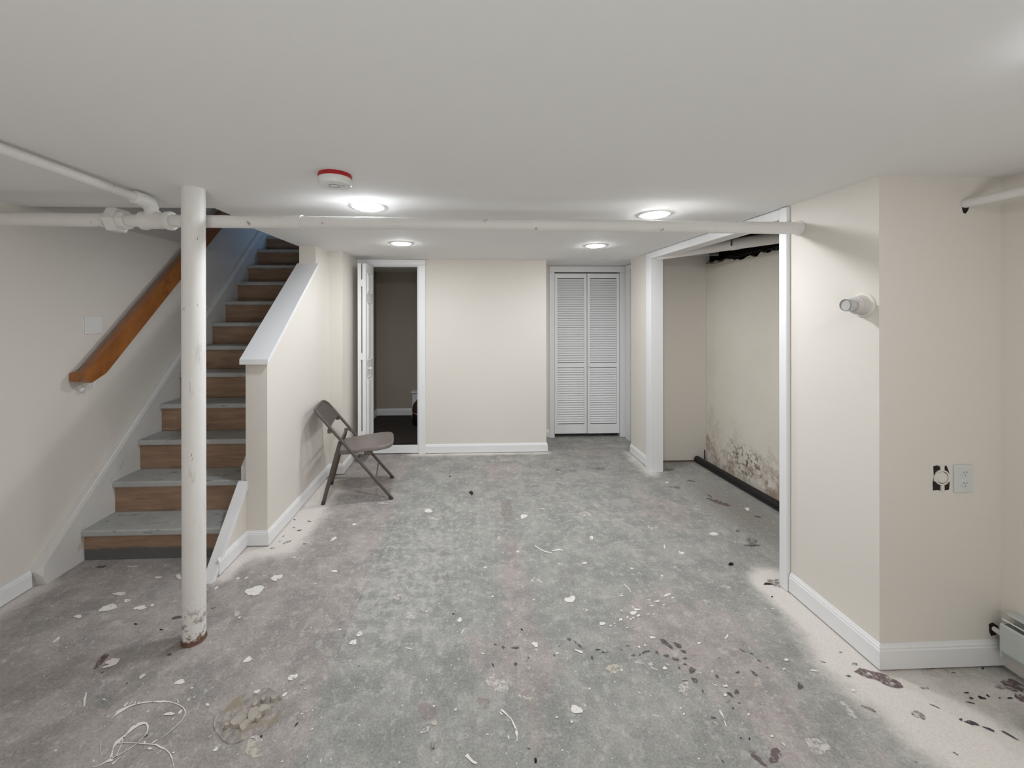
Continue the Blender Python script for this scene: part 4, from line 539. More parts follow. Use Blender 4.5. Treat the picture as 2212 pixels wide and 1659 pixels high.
('y',1,[(-0.845,1.471),(-0.856,1.47),(-0.868,1.471),(-0.876,1.47),(-0.89,1.475),(-0.902,1.481),(-0.916,1.487),(-0.921,1.493),(-0.922,1.499),(-0.915,1.501),(-0.895,1.495),(-0.883,1.489),(-0.87,1.485),(-0.859,1.479)]),
('w',0,[(-0.6376,1.3781),(-0.6362,1.3769),(-0.639,1.3744),(-0.6422,1.3736),(-0.6449,1.3728),(-0.6462,1.3736),(-0.6447,1.3756),(-0.6429,1.3782),(-0.64,1.378)]),
('p',1,[(-0.7835,1.3848),(-0.7789,1.3775),(-0.7861,1.3786),(-0.7902,1.3776),(-0.7954,1.3827),(-0.8002,1.3886),(-0.8007,1.3946),(-0.7947,1.3947),(-0.7891,1.3886)]),
('p',1,[(-0.8961,1.6813),(-0.8943,1.6774),(-0.8957,1.6724),(-0.8993,1.6677),(-0.9036,1.6694),(-0.9065,1.6715),(-0.9091,1.6758),(-0.906,1.682),(-0.9004,1.6804)]),
('k',1,[(-0.64,1.506),(-0.641,1.502),(-0.642,1.498),(-0.645,1.492),(-0.648,1.492),(-0.65,1.492),(-0.649,1.496),(-0.647,1.502),(-0.643,1.505)]),
('d',0,[(-0.6874,1.6601),(-0.6877,1.6578),(-0.6915,1.6564),(-0.6944,1.6541),(-0.6981,1.6544),(-0.6981,1.6566),(-0.6967,1.6585),(-0.6941,1.6604),(-0.6906,1.6607)]),
('w',0,[(-0.6265,1.5254),(-0.6266,1.5243),(-0.6274,1.5231),(-0.6298,1.5236),(-0.6315,1.5249),(-0.6315,1.5261),(-0.6313,1.5274),(-0.6293,1.5275),(-0.6268,1.527)]),
('w',0,[(-0.6021,1.5475),(-0.6021,1.5455),(-0.6043,1.5457),(-0.6061,1.5449),(-0.6081,1.5467),(-0.6086,1.5487),(-0.6074,1.5496),(-0.6061,1.551),(-0.6037,1.5495)]),
('d',1,[(-1.0775,1.6934),(-1.0765,1.6921),(-1.0807,1.6875),(-1.084,1.6852),(-1.0889,1.6808),(-1.0883,1.6836),(-1.0876,1.6862),(-1.0836,1.6899),(-1.0801,1.6926)]),
('w',1,[(-1.197,1.697),(-1.19,1.694),(-1.185,1.687),(-1.192,1.681),(-1.2,1.679),(-1.206,1.68),(-1.211,1.682),(-1.22,1.68),(-1.226,1.684),(-1.224,1.691),(-1.22,1.697),(-1.215,1.701),(-1.208,1.702),(-1.2,1.703)]),
('w',1,[(-1.377,1.732),(-1.374,1.727),(-1.377,1.722),(-1.378,1.719),(-1.378,1.714),(-1.381,1.711),(-1.387,1.71),(-1.39,1.715),(-1.393,1.718),(-1.395,1.722),(-1.393,1.726),(-1.39,1.729),(-1.387,1.733),(-1.382,1.732)]),
('w',0,[(-1.4475,1.6242),(-1.4459,1.6221),(-1.4484,1.6203),(-1.4549,1.6225),(-1.4596,1.6237),(-1.4622,1.6259),(-1.4597,1.6272),(-1.4556,1.6282),(-1.4502,1.6262)]),
('w',1,[(-1.524,1.624),(-1.515,1.614),(-1.505,1.601),(-1.502,1.594),(-1.502,1.592),(-1.512,1.603),(-1.522,1.613),(-1.534,1.626),(-1.543,1.638),(-1.544,1.643),(-1.551,1.652),(-1.554,1.658),(-1.549,1.656),(-1.535,1.639)]),
('w',1,[(-1.129,1.556),(-1.131,1.554),(-1.133,1.552),(-1.14,1.551),(-1.152,1.551),(-1.164,1.551),(-1.172,1.553),(-1.169,1.556),(-1.168,1.557),(-1.166,1.559),(-1.162,1.562),(-1.149,1.563),(-1.14,1.56),(-1.134,1.558)]),
('w',1,[(-1.1118,1.5718),(-1.1103,1.5648),(-1.1076,1.5602),(-1.1094,1.5558),(-1.1139,1.5547),(-1.1186,1.5577),(-1.1207,1.5631),(-1.1196,1.5673),(-1.1174,1.5716)]),
('p',1,[(-1.108,1.615),(-1.103,1.61),(-1.105,1.604),(-1.109,1.599),(-1.118,1.603),(-1.122,1.61),(-1.126,1.616),(-1.125,1.624),(-1.115,1.621)]),
('w',0,[(-1.0209,1.5874),(-1.0181,1.5822),(-1.0233,1.5826),(-1.0271,1.5845),(-1.0328,1.5852),(-1.0356,1.5904),(-1.0343,1.5935),(-1.0301,1.5933),(-1.0253,1.5916)]),
('w',1,[(-1.1238,1.4371),(-1.1175,1.4342),(-1.1223,1.4315),(-1.1272,1.4308),(-1.1315,1.4322),(-1.1365,1.4342),(-1.1353,1.4376),(-1.1324,1.4404),(-1.1271,1.4385)]),
('k',0,[(-1.4199,1.6946),(-1.4192,1.6928),(-1.42,1.6911),(-1.4215,1.6891),(-1.4236,1.6906),(-1.4253,1.6913),(-1.4263,1.6932),(-1.4243,1.6947),(-1.4221,1.6951)]),
('k',0,[(-1.5661,1.7499),(-1.5677,1.7475),(-1.5682,1.7456),(-1.5712,1.7441),(-1.5739,1.7443),(-1.5765,1.745),(-1.5738,1.7472),(-1.5723,1.749),(-1.5692,1.7501)]),
('w',0,[(-1.1591,1.4568),(-1.1588,1.4548),(-1.1582,1.4521),(-1.1614,1.4521),(-1.165,1.4558),(-1.1672,1.4585),(-1.1675,1.4606),(-1.1657,1.4616),(-1.1617,1.4606)]),
('w',0,[(-1.033,1.4214),(-1.0306,1.4195),(-1.0298,1.4165),(-1.0319,1.4145),(-1.0349,1.4163),(-1.0383,1.4161),(-1.0397,1.4193),(-1.0377,1.4213),(-1.0355,1.4223)]),
('p',0,[(-1.0859,1.4226),(-1.0854,1.4197),(-1.0857,1.4174),(-1.0897,1.4189),(-1.0931,1.4215),(-1.0969,1.425),(-1.0975,1.4283),(-1.0929,1.4264),(-1.0899,1.4258)]),
('d',1,[(-1.171,1.483),(-1.169,1.482),(-1.171,1.478),(-1.175,1.475),(-1.18,1.474),(-1.181,1.476),(-1.18,1.479),(-1.178,1.483),(-1.173,1.483)]),
('w',0,[(-1.1326,1.6637),(-1.1319,1.6606),(-1.1344,1.6579),(-1.1386,1.657),(-1.1415,1.6582),(-1.1472,1.6589),(-1.1446,1.6623),(-1.1404,1.6634),(-1.1371,1.664)]),
('w',1,[(-1.563,1.781),(-1.563,1.777),(-1.566,1.774),(-1.571,1.772),(-1.575,1.77),(-1.581,1.768),(-1.589,1.767),(-1.593,1.77),(-1.591,1.774),(-1.589,1.777),(-1.587,1.78),(-1.582,1.783),(-1.576,1.784),(-1.571,1.782)]),
('w',0,[(-1.098,1.626),(-1.0978,1.6226),(-1.0982,1.6201),(-1.0992,1.6171),(-1.1014,1.6165),(-1.1038,1.6167),(-1.1032,1.6203),(-1.1019,1.6226),(-1.1005,1.6253)]),
('v',1,[(1.785,1.549),(1.762,1.545),(1.735,1.551),(1.714,1.569),(1.707,1.585),(1.672,1.598),(1.65,1.625),(1.675,1.634),(1.695,1.643),(1.726,1.624),(1.749,1.619),(1.774,1.605),(1.787,1.585),(1.792,1.566)]),
('m',1,[(1.701,1.659),(1.695,1.652),(1.684,1.653),(1.68,1.656),(1.671,1.657),(1.679,1.663),(1.69,1.669),(1.698,1.667),(1.703,1.665)]),
('m',0,[(1.6898,1.7184),(1.6871,1.7154),(1.6809,1.7155),(1.6774,1.7177),(1.6751,1.7206),(1.6803,1.7226),(1.6849,1.7252),(1.6914,1.7244),(1.692,1.7209)]),
('m',1,[(1.73,1.427),(1.725,1.421),(1.716,1.424),(1.709,1.429),(1.695,1.434),(1.695,1.445),(1.701,1.453),(1.709,1.455),(1.717,1.453),(1.724,1.459),(1.736,1.456),(1.739,1.445),(1.74,1.437),(1.734,1.431)]),
('x',1,[(1.902,1.394),(1.894,1.394),(1.886,1.398),(1.879,1.396),(1.871,1.401),(1.864,1.406),(1.862,1.411),(1.872,1.411),(1.877,1.412),(1.882,1.414),(1.891,1.413),(1.898,1.408),(1.902,1.403),(1.902,1.399)]),
('x',1,[(1.93,1.374),(1.928,1.371),(1.922,1.371),(1.916,1.376),(1.914,1.379),(1.911,1.382),(1.908,1.385),(1.905,1.39),(1.912,1.39),(1.918,1.387),(1.924,1.385),(1.928,1.382),(1.93,1.379),(1.933,1.375)]),
('x',1,[(1.977,1.343),(1.975,1.34),(1.968,1.347),(1.964,1.353),(1.961,1.359),(1.958,1.365),(1.955,1.372),(1.958,1.374),(1.962,1.372),(1.965,1.372),(1.97,1.364),(1.972,1.358),(1.974,1.354),(1.975,1.35)]),
('x',0,[(1.8645,1.4169),(1.859,1.4137),(1.8539,1.413),(1.8511,1.4137),(1.8507,1.4158),(1.8537,1.4195),(1.86,1.4202),(1.864,1.4208),(1.8672,1.42)]),
('d',1,[(1.831,1.459),(1.827,1.461),(1.823,1.463),(1.82,1.468),(1.816,1.47),(1.811,1.475),(1.81,1.479),(1.811,1.48),(1.816,1.477),(1.819,1.475),(1.822,1.474),(1.825,1.47),(1.827,1.467),(1.831,1.461)]),
('m',1,[(1.569,1.458),(1.564,1.456),(1.557,1.46),(1.551,1.466),(1.545,1.469),(1.537,1.476),(1.533,1.483),(1.539,1.486),(1.547,1.484),(1.553,1.479),(1.561,1.481),(1.567,1.474),(1.57,1.467),(1.574,1.46)]),
('m',1,[(1.533,1.287),(1.529,1.286),(1.525,1.289),(1.523,1.291),(1.517,1.292),(1.517,1.296),(1.518,1.299),(1.52,1.303),(1.524,1.304),(1.529,1.303),(1.531,1.299),(1.532,1.296),(1.535,1.293),(1.536,1.289)]),
('d',1,[(1.702,1.305),(1.698,1.303),(1.694,1.306),(1.694,1.309),(1.691,1.313),(1.694,1.314),(1.699,1.313),(1.702,1.31),(1.702,1.308)]),
('k',1,[(2.056,1.488),(2.051,1.489),(2.047,1.49),(2.042,1.489),(2.035,1.491),(2.036,1.496),(2.038,1.498),(2.04,1.5),(2.042,1.502),(2.047,1.502),(2.052,1.5),(2.054,1.496),(2.06,1.493),(2.06,1.489)]),
('k',0,[(2.0231,1.5156),(2.0167,1.5143),(2.0106,1.5132),(2.0067,1.5144),(2.0009,1.5153),(2.0033,1.5177),(2.0115,1.5179),(2.0174,1.5185),(2.0232,1.5177)]),
('k',0,[(2.0104,1.4919),(2.0039,1.4902),(1.9986,1.4904),(1.9965,1.4922),(1.9939,1.4944),(1.9992,1.4965),(2.0046,1.4983),(2.009,1.4971),(2.008,1.4947)]),
('k',1,[(1.989,1.472),(1.987,1.471),(1.981,1.474),(1.977,1.475),(1.973,1.476),(1.968,1.479),(1.963,1.482),(1.965,1.483),(1.972,1.481),(1.975,1.481),(1.979,1.48),(1.983,1.478),(1.989,1.476),(1.988,1.474)]),
('k',1,[(2.169,1.488),(2.164,1.486),(2.156,1.486),(2.145,1.486),(2.144,1.488),(2.152,1.49),(2.156,1.492),(2.165,1.492),(2.169,1.49)]),
('k',1,[(2.0847,1.4966),(2.0816,1.496),(2.0782,1.4976),(2.0772,1.502),(2.0803,1.5047),(2.0829,1.5063),(2.0872,1.5075),(2.0875,1.5025),(2.0874,1.4988)]),
('k',0,[(2.1232,1.4902),(2.1183,1.4892),(2.1143,1.4881),(2.1109,1.4886),(2.1105,1.4899),(2.112,1.4915),(2.1166,1.4921),(2.1209,1.4927),(2.1245,1.4921)]),
('k',0,[(2.2221,1.6143),(2.2182,1.6125),(2.2147,1.6131),(2.2108,1.6145),(2.2162,1.6175),(2.2187,1.6199),(2.2234,1.6213),(2.2269,1.6199),(2.2261,1.6166)]),
('m',1,[(1.884,1.633),(1.879,1.63),(1.872,1.626),(1.857,1.627),(1.84,1.628),(1.835,1.633),(1.84,1.637),(1.834,1.64),(1.835,1.644),(1.846,1.647),(1.862,1.647),(1.873,1.642),(1.882,1.639),(1.895,1.636)]),
('m',1,[(2.023,1.63),(2.016,1.625),(1.998,1.624),(1.984,1.62),(1.97,1.621),(1.962,1.625),(1.956,1.628),(1.954,1.633),(1.962,1.638),(1.975,1.644),(1.995,1.642),(2.003,1.638),(2.014,1.637),(2.025,1.635)]),
('m',1,[(2.053,1.603),(2.046,1.604),(2.044,1.608),(2.04,1.612),(2.044,1.618),(2.05,1.621),(2.054,1.618),(2.057,1.615),(2.057,1.61)]),
('d',0,[(2.0801,1.6029),(2.0733,1.602),(2.0677,1.6008),(2.0626,1.6018),(2.0574,1.6029),(2.0606,1.6046),(2.0672,1.6051),(2.0728,1.6052),(2.081,1.6049)]),
('v',1,[(2.273,1.502),(2.252,1.505),(2.239,1.513),(2.221,1.512),(2.202,1.521),(2.206,1.539),(2.211,1.558),(2.236,1.562),(2.252,1.559),(2.271,1.571),(2.286,1.562),(2.286,1.546),(2.295,1.533),(2.289,1.516)]),
('m',1,[(2.217,1.525),(2.202,1.523),(2.189,1.525),(2.18,1.525),(2.168,1.526),(2.162,1.53),(2.158,1.535),(2.165,1.541),(2.175,1.543),(2.186,1.548),(2.198,1.544),(2.2,1.538),(2.209,1.537),(2.217,1.532)]),
('v',1,[(2.206,1.478),(2.199,1.475),(2.188,1.471),(2.183,1.476),(2.185,1.484),(2.181,1.491),(2.19,1.498),(2.199,1.503),(2.208,1.507),(2.211,1.5),(2.223,1.503),(2.228,1.497),(2.223,1.488),(2.215,1.481)]),
('d',1,[(1.377,1.571),(1.375,1.565),(1.366,1.561),(1.359,1.559),(1.35,1.558),(1.348,1.562),(1.352,1.567),(1.353,1.572),(1.36,1.575),(1.365,1.581),(1.376,1.589),(1.378,1.582),(1.381,1.579),(1.381,1.575)]),
('w',0,[(1.4176,1.6907),(1.4119,1.6861),(1.4036,1.6856),(1.398,1.6865),(1.3966,1.6896),(1.3982,1.6938),(1.4059,1.6972),(1.415,1.6985),(1.4149,1.6939)]),
('w',0,[(1.5696,1.5404),(1.5644,1.5372),(1.5597,1.5386),(1.5563,1.5407),(1.5598,1.5444),(1.5626,1.5479),(1.5692,1.5509),(1.5736,1.5482),(1.5716,1.5439)]),
('w',1,[(1.509,1.632),(1.506,1.63),(1.496,1.631),(1.487,1.631),(1.478,1.633),(1.47,1.635),(1.467,1.637),(1.472,1.638),(1.468,1.64),(1.473,1.642),(1.485,1.641),(1.494,1.638),(1.496,1.636),(1.5,1.635)]),
('w',0,[(1.3681,1.649),(1.364,1.6471),(1.3592,1.6448),(1.3545,1.6456),(1.3566,1.6486),(1.3559,1.651),(1.3609,1.6525),(1.3664,1.6535),(1.3687,1.6516)]),
('p',1,[(1.268,1.336),(1.252,1.337),(1.242,1.326),(1.221,1.325),(1.202,1.335),(1.191,1.347),(1.207,1.357),(1.209,1.367),(1.215,1.379),(1.237,1.378),(1.257,1.375),(1.272,1.365),(1.281,1.354),(1.284,1.342)]),
('v',1,[(1.079,1.322),(1.068,1.317),(1.056,1.308),(1.045,1.307),(1.031,1.306),(1.03,1.315),(1.048,1.327),(1.052,1.335),(1.061,1.344),(1.076,1.351),(1.088,1.352),(1.092,1.345),(1.093,1.339),(1.095,1.331)]),
('p',1,[(1.475,1.439),(1.465,1.436),(1.456,1.443),(1.452,1.458),(1.455,1.471),(1.452,1.481),(1.449,1.5),(1.46,1.503),(1.469,1.504),(1.48,1.503),(1.481,1.485),(1.486,1.475),(1.485,1.462),(1.477,1.458)]),
('w',0,[(1.1052,1.3864),(1.1016,1.3853),(1.0973,1.3848),(1.0932,1.3865),(1.0965,1.3895),(1.0978,1.3919),(1.1019,1.393),(1.1062,1.392),(1.1071,1.389)]),
('w',1,[(1.124,1.355),(1.122,1.354),(1.119,1.358),(1.118,1.363),(1.117,1.367),(1.119,1.367),(1.122,1.366),(1.125,1.361),(1.124,1.358)]),
('p',1,[(2.226,1.651),(2.219,1.648),(2.211,1.645),(2.202,1.645),(2.196,1.646),(2.19,1.647),(2.185,1.649),(2.186,1.653),(2.192,1.657),(2.204,1.657),(2.211,1.657),(2.218,1.658),(2.224,1.657),(2.23,1.655)]),
('m',1,[(1.885,1.541),(1.88,1.538),(1.866,1.538),(1.859,1.538),(1.851,1.538),(1.843,1.538),(1.841,1.54),(1.84,1.542),(1.846,1.544),(1.853,1.546),(1.862,1.547),(1.867,1.545),(1.876,1.545),(1.882,1.543)]),
('m',1,[(1.569,1.67),(1.566,1.67),(1.562,1.671),(1.558,1.673),(1.554,1.675),(1.554,1.677),(1.549,1.681),(1.547,1.685),(1.553,1.683),(1.558,1.682),(1.561,1.679),(1.565,1.678),(1.572,1.674),(1.57,1.672)]),
('d',1,[(1.618,1.605),(1.613,1.602),(1.603,1.601),(1.598,1.603),(1.592,1.605),(1.595,1.607),(1.603,1.609),(1.613,1.611),(1.614,1.607)]),
('v',1,[(-1.63,1.84),(-1.623,1.842),(-1.618,1.825),(-1.615,1.808),(-1.611,1.788),(-1.612,1.77),(-1.619,1.764),(-1.627,1.77),(-1.632,1.784),(-1.638,1.793),(-1.648,1.809),(-1.647,1.829),(-1.645,1.848),(-1.637,1.847)]),
('w',1,[(-1.554,1.814),(-1.548,1.803),(-1.546,1.793),(-1.547,1.783),(-1.556,1.777),(-1.565,1.772),(-1.576,1.78),(-1.581,1.788),(-1.597,1.789),(-1.603,1.8),(-1.598,1.81),(-1.59,1.817),(-1.577,1.816),(-1.567,1.814)]),
('w',1,[(-1.854,2.142),(-1.837,2.131),(-1.85,2.121),(-1.859,2.114),(-1.87,2.109),(-1.885,2.11),(-1.907,2.105),(-1.922,2.118),(-1.918,2.132),(-1.921,2.142),(-1.907,2.147),(-1.899,2.155),(-1.884,2.161),(-1.865,2.153)]),
('w',1,[(-1.698,2.13),(-1.682,2.127),(-1.686,2.119),(-1.694,2.111),(-1.708,2.107),(-1.72,2.114),(-1.731,2.112),(-1.746,2.114),(-1.748,2.122),(-1.746,2.131),(-1.735,2.137),(-1.722,2.14),(-1.708,2.145),(-1.702,2.135)]),
('w',1,[(-1.972,2.079),(-1.963,2.073),(-1.963,2.068),(-1.966,2.063),(-1.975,2.064),(-1.982,2.067),(-1.989,2.069),(-2.001,2.071),(-2.006,2.078),(-2.002,2.083),(-1.997,2.085),(-1.992,2.086),(-1.985,2.088),(-1.976,2.085)]),
('w',1,[(-1.88,2.228),(-1.872,2.222),(-1.883,2.221),(-1.895,2.22),(-1.91,2.221),(-1.929,2.226),(-1.953,2.232),(-1.958,2.24),(-1.937,2.24),(-1.943,2.246),(-1.933,2.249),(-1.913,2.247),(-1.888,2.242),(-1.884,2.233)]),
('w',1,[(-1.814,2.177),(-1.808,2.172),(-1.815,2.171),(-1.817,2.168),(-1.822,2.163),(-1.834,2.168),(-1.84,2.174),(-1.843,2.179),(-1.848,2.183),(-1.849,2.188),(-1.846,2.192),(-1.835,2.189),(-1.825,2.189),(-1.814,2.184)]),
('w',1,[(-1.662,2.1455),(-1.6605,2.1407),(-1.6579,2.1334),(-1.666,2.1311),(-1.6727,2.1336),(-1.6771,2.1377),(-1.6819,2.1447),(-1.6741,2.1485),(-1.667,2.1499)]),
('w',1,[(-1.941,1.944),(-1.937,1.938),(-1.936,1.932),(-1.931,1.926),(-1.933,1.921),(-1.936,1.917),(-1.94,1.915),(-1.945,1.916),(-1.949,1.922),(-1.952,1.928),(-1.95,1.933),(-1.952,1.94),(-1.952,1.949),(-1.946,1.948)]),
('p',1,[(-2.01,2.48),(-2.018,2.474),(-2.016,2.468),(-2.027,2.464),(-2.041,2.463),(-2.055,2.465),(-2.067,2.468),(-2.081,2.472),(-2.086,2.48),(-2.075,2.485),(-2.061,2.487),(-2.049,2.488),(-2.036,2.488),(-2.016,2.488)]),
('d',1,[(-2.207,2.481),(-2.205,2.476),(-2.212,2.473),(-2.215,2.468),(-2.225,2.465),(-2.237,2.469),(-2.249,2.471),(-2.264,2.474),(-2.26,2.481),(-2.256,2.486),(-2.244,2.487),(-2.234,2.488),(-2.22,2.493),(-2.205,2.489)]),
('w',1,[(-1.683,2.368),(-1.667,2.347),(-1.674,2.341),(-1.689,2.35),(-1.703,2.36),(-1.723,2.381),(-1.717,2.389),(-1.714,2.398),(-1.696,2.382)]),
('d',1,[(-1.458,2.057),(-1.451,2.054),(-1.449,2.047),(-1.463,2.042),(-1.474,2.039),(-1.484,2.036),(-1.492,2.037),(-1.499,2.04),(-1.498,2.045),(-1.495,2.05),(-1.492,2.057),(-1.481,2.061),(-1.471,2.06),(-1.466,2.058)]),
('k',0,[(-1.4862,1.9732),(-1.4876,1.9698),(-1.4931,1.9698),(-1.4977,1.9682),(-1.5029,1.9722),(-1.5063,1.9758),(-1.5055,1.9789),(-1.4989,1.9775),(-1.4927,1.9771)]),
('k',0,[(-1.6402,2.0142),(-1.6413,2.011),(-1.6437,2.0086),(-1.6505,2.0102),(-1.6549,2.0134),(-1.6606,2.017),(-1.6593,2.0202),(-1.6526,2.0189),(-1.6477,2.0169)]),
('d',1,[(-1.339,1.83),(-1.338,1.828),(-1.341,1.826),(-1.342,1.822),(-1.351,1.822),(-1.357,1.823),(-1.36,1.824),(-1.365,1.825),(-1.37,1.827),(-1.368,1.83),(-1.36,1.832),(-1.353,1.833),(-1.346,1.833),(-1.343,1.831)]),
('w',1,[(-1.789,2.363),(-1.79,2.36),(-1.791,2.357),(-1.799,2.356),(-1.807,2.354),(-1.82,2.357),(-1.825,2.362),(-1.832,2.365),(-1.832,2.369),(-1.827,2.371),(-1.823,2.374),(-1.811,2.372),(-1.799,2.372),(-1.785,2.368)]),
('w',1,[(1.378,2.466),(1.373,2.461),(1.365,2.466),(1.358,2.472),(1.352,2.483),(1.36,2.488),(1.369,2.482),(1.38,2.483),(1.385,2.471)]),
('w',1,[(1.74,2.674),(1.732,2.665),(1.716,2.66),(1.702,2.655),(1.688,2.656),(1.681,2.662),(1.673,2.668),(1.689,2.676),(1.687,2.685),(1.696,2.696),(1.714,2.699),(1.726,2.694),(1.735,2.689),(1.733,2.681)]),
('p',1,[(1.823,3.029),(1.817,3.016),(1.797,3.011),(1.782,3.01),(1.769,3.011),(1.759,3.015),(1.759,3.023),(1.76,3.031),(1.767,3.039),(1.775,3.051),(1.793,3.056),(1.799,3.043),(1.81,3.043),(1.82,3.038)]),
('w',1,[(2.1949,2.9995),(2.1851,2.9861),(2.1667,2.9775),(2.1604,2.9898),(2.1712,3.005),(2.1739,3.0228),(2.1913,3.0262),(2.2033,3.0234),(2.2098,3.013)]),
('m',1,[(1.92,2.707),(1.909,2.698),(1.895,2.693),(1.876,2.69),(1.883,2.704),(1.889,2.713),(1.901,2.722),(1.918,2.725),(1.929,2.719)]),
('d',1,[(2.065,3.51),(2.068,3.502),(2.052,3.508),(2.038,3.516),(2.021,3.521),(2.002,3.533),(1.999,3.542),(2.004,3.545),(2.018,3.541),(2.02,3.547),(2.035,3.544),(2.053,3.532),(2.062,3.521),(2.07,3.513)]),
('m',1,[(1.868,3.403),(1.857,3.394),(1.846,3.382),(1.82,3.375),(1.804,3.387),(1.796,3.394),(1.776,3.397),(1.775,3.407),(1.78,3.419),(1.801,3.426),(1.824,3.422),(1.845,3.427),(1.862,3.422),(1.865,3.412)]),
('p',1,[(1.324,2.768),(1.317,2.762),(1.311,2.753),(1.298,2.744),(1.286,2.748),(1.279,2.754),(1.281,2.763),(1.285,2.77),(1.278,2.781),(1.293,2.787),(1.305,2.787),(1.317,2.788),(1.32,2.781),(1.33,2.777)]),
('w',0,[(0.9903,2.3334),(0.9884,2.328),(0.9802,2.3256),(0.9728,2.3269),(0.974,2.3322),(0.9707,2.3374),(0.9785,2.3419),(0.9857,2.3398),(0.9907,2.3378)]),
('w',0,[(1.1364,2.2625),(1.1336,2.2573),(1.1273,2.2544),(1.1206,2.2543),(1.1241,2.2612),(1.1236,2.2658),(1.1293,2.2701),(1.1356,2.2711),(1.1393,2.268)]),
('w',0,[(1.8146,3.5037),(1.8071,3.4928),(1.7921,3.4899),(1.7738,3.4868),(1.7769,3.5003),(1.7844,3.5091),(1.7937,3.5175),(1.8111,3.5245),(1.8177,3.5145)]),
('v',1,[(2.075,3.058),(2.064,3.048),(2.042,3.064),(2.02,3.083),(1.995,3.111),(1.987,3.145),(1.972,3.183),(1.976,3.208),(2.003,3.191),(2.024,3.169),(2.042,3.16),(2.057,3.132),(2.088,3.096),(2.095,3.06)]),
('d',1,[(2.027,3.197),(2.023,3.201),(2.019,3.202),(2.017,3.217),(2.016,3.234),(2.018,3.248),(2.021,3.253),(2.023,3.273),(2.027,3.283),(2.03,3.262),(2.032,3.249),(2.033,3.234),(2.031,3.22),(2.03,3.204)]),
('m',1,[(2.046,3.811),(2.028,3.795),(2.0,3.78),(1.973,3.765),(1.945,3.76),(1.926,3.762),(1.916,3.768),(1.923,3.78),(1.918,3.79),(1.933,3.81),(1.972,3.814),(1.993,3.816),(2.004,3.813),(2.015,3.811)]),
('w',1,[(1.107,2.115),(1.104,2.11),(1.094,2.106),(1.085,2.104),(1.075,2.098),(1.062,2.094),(1.059,2.098),(1.058,2.101),(1.069,2.107),(1.075,2.11),(1.081,2.115),(1.09,2.117),(1.098,2.118),(1.106,2.118)]),
]
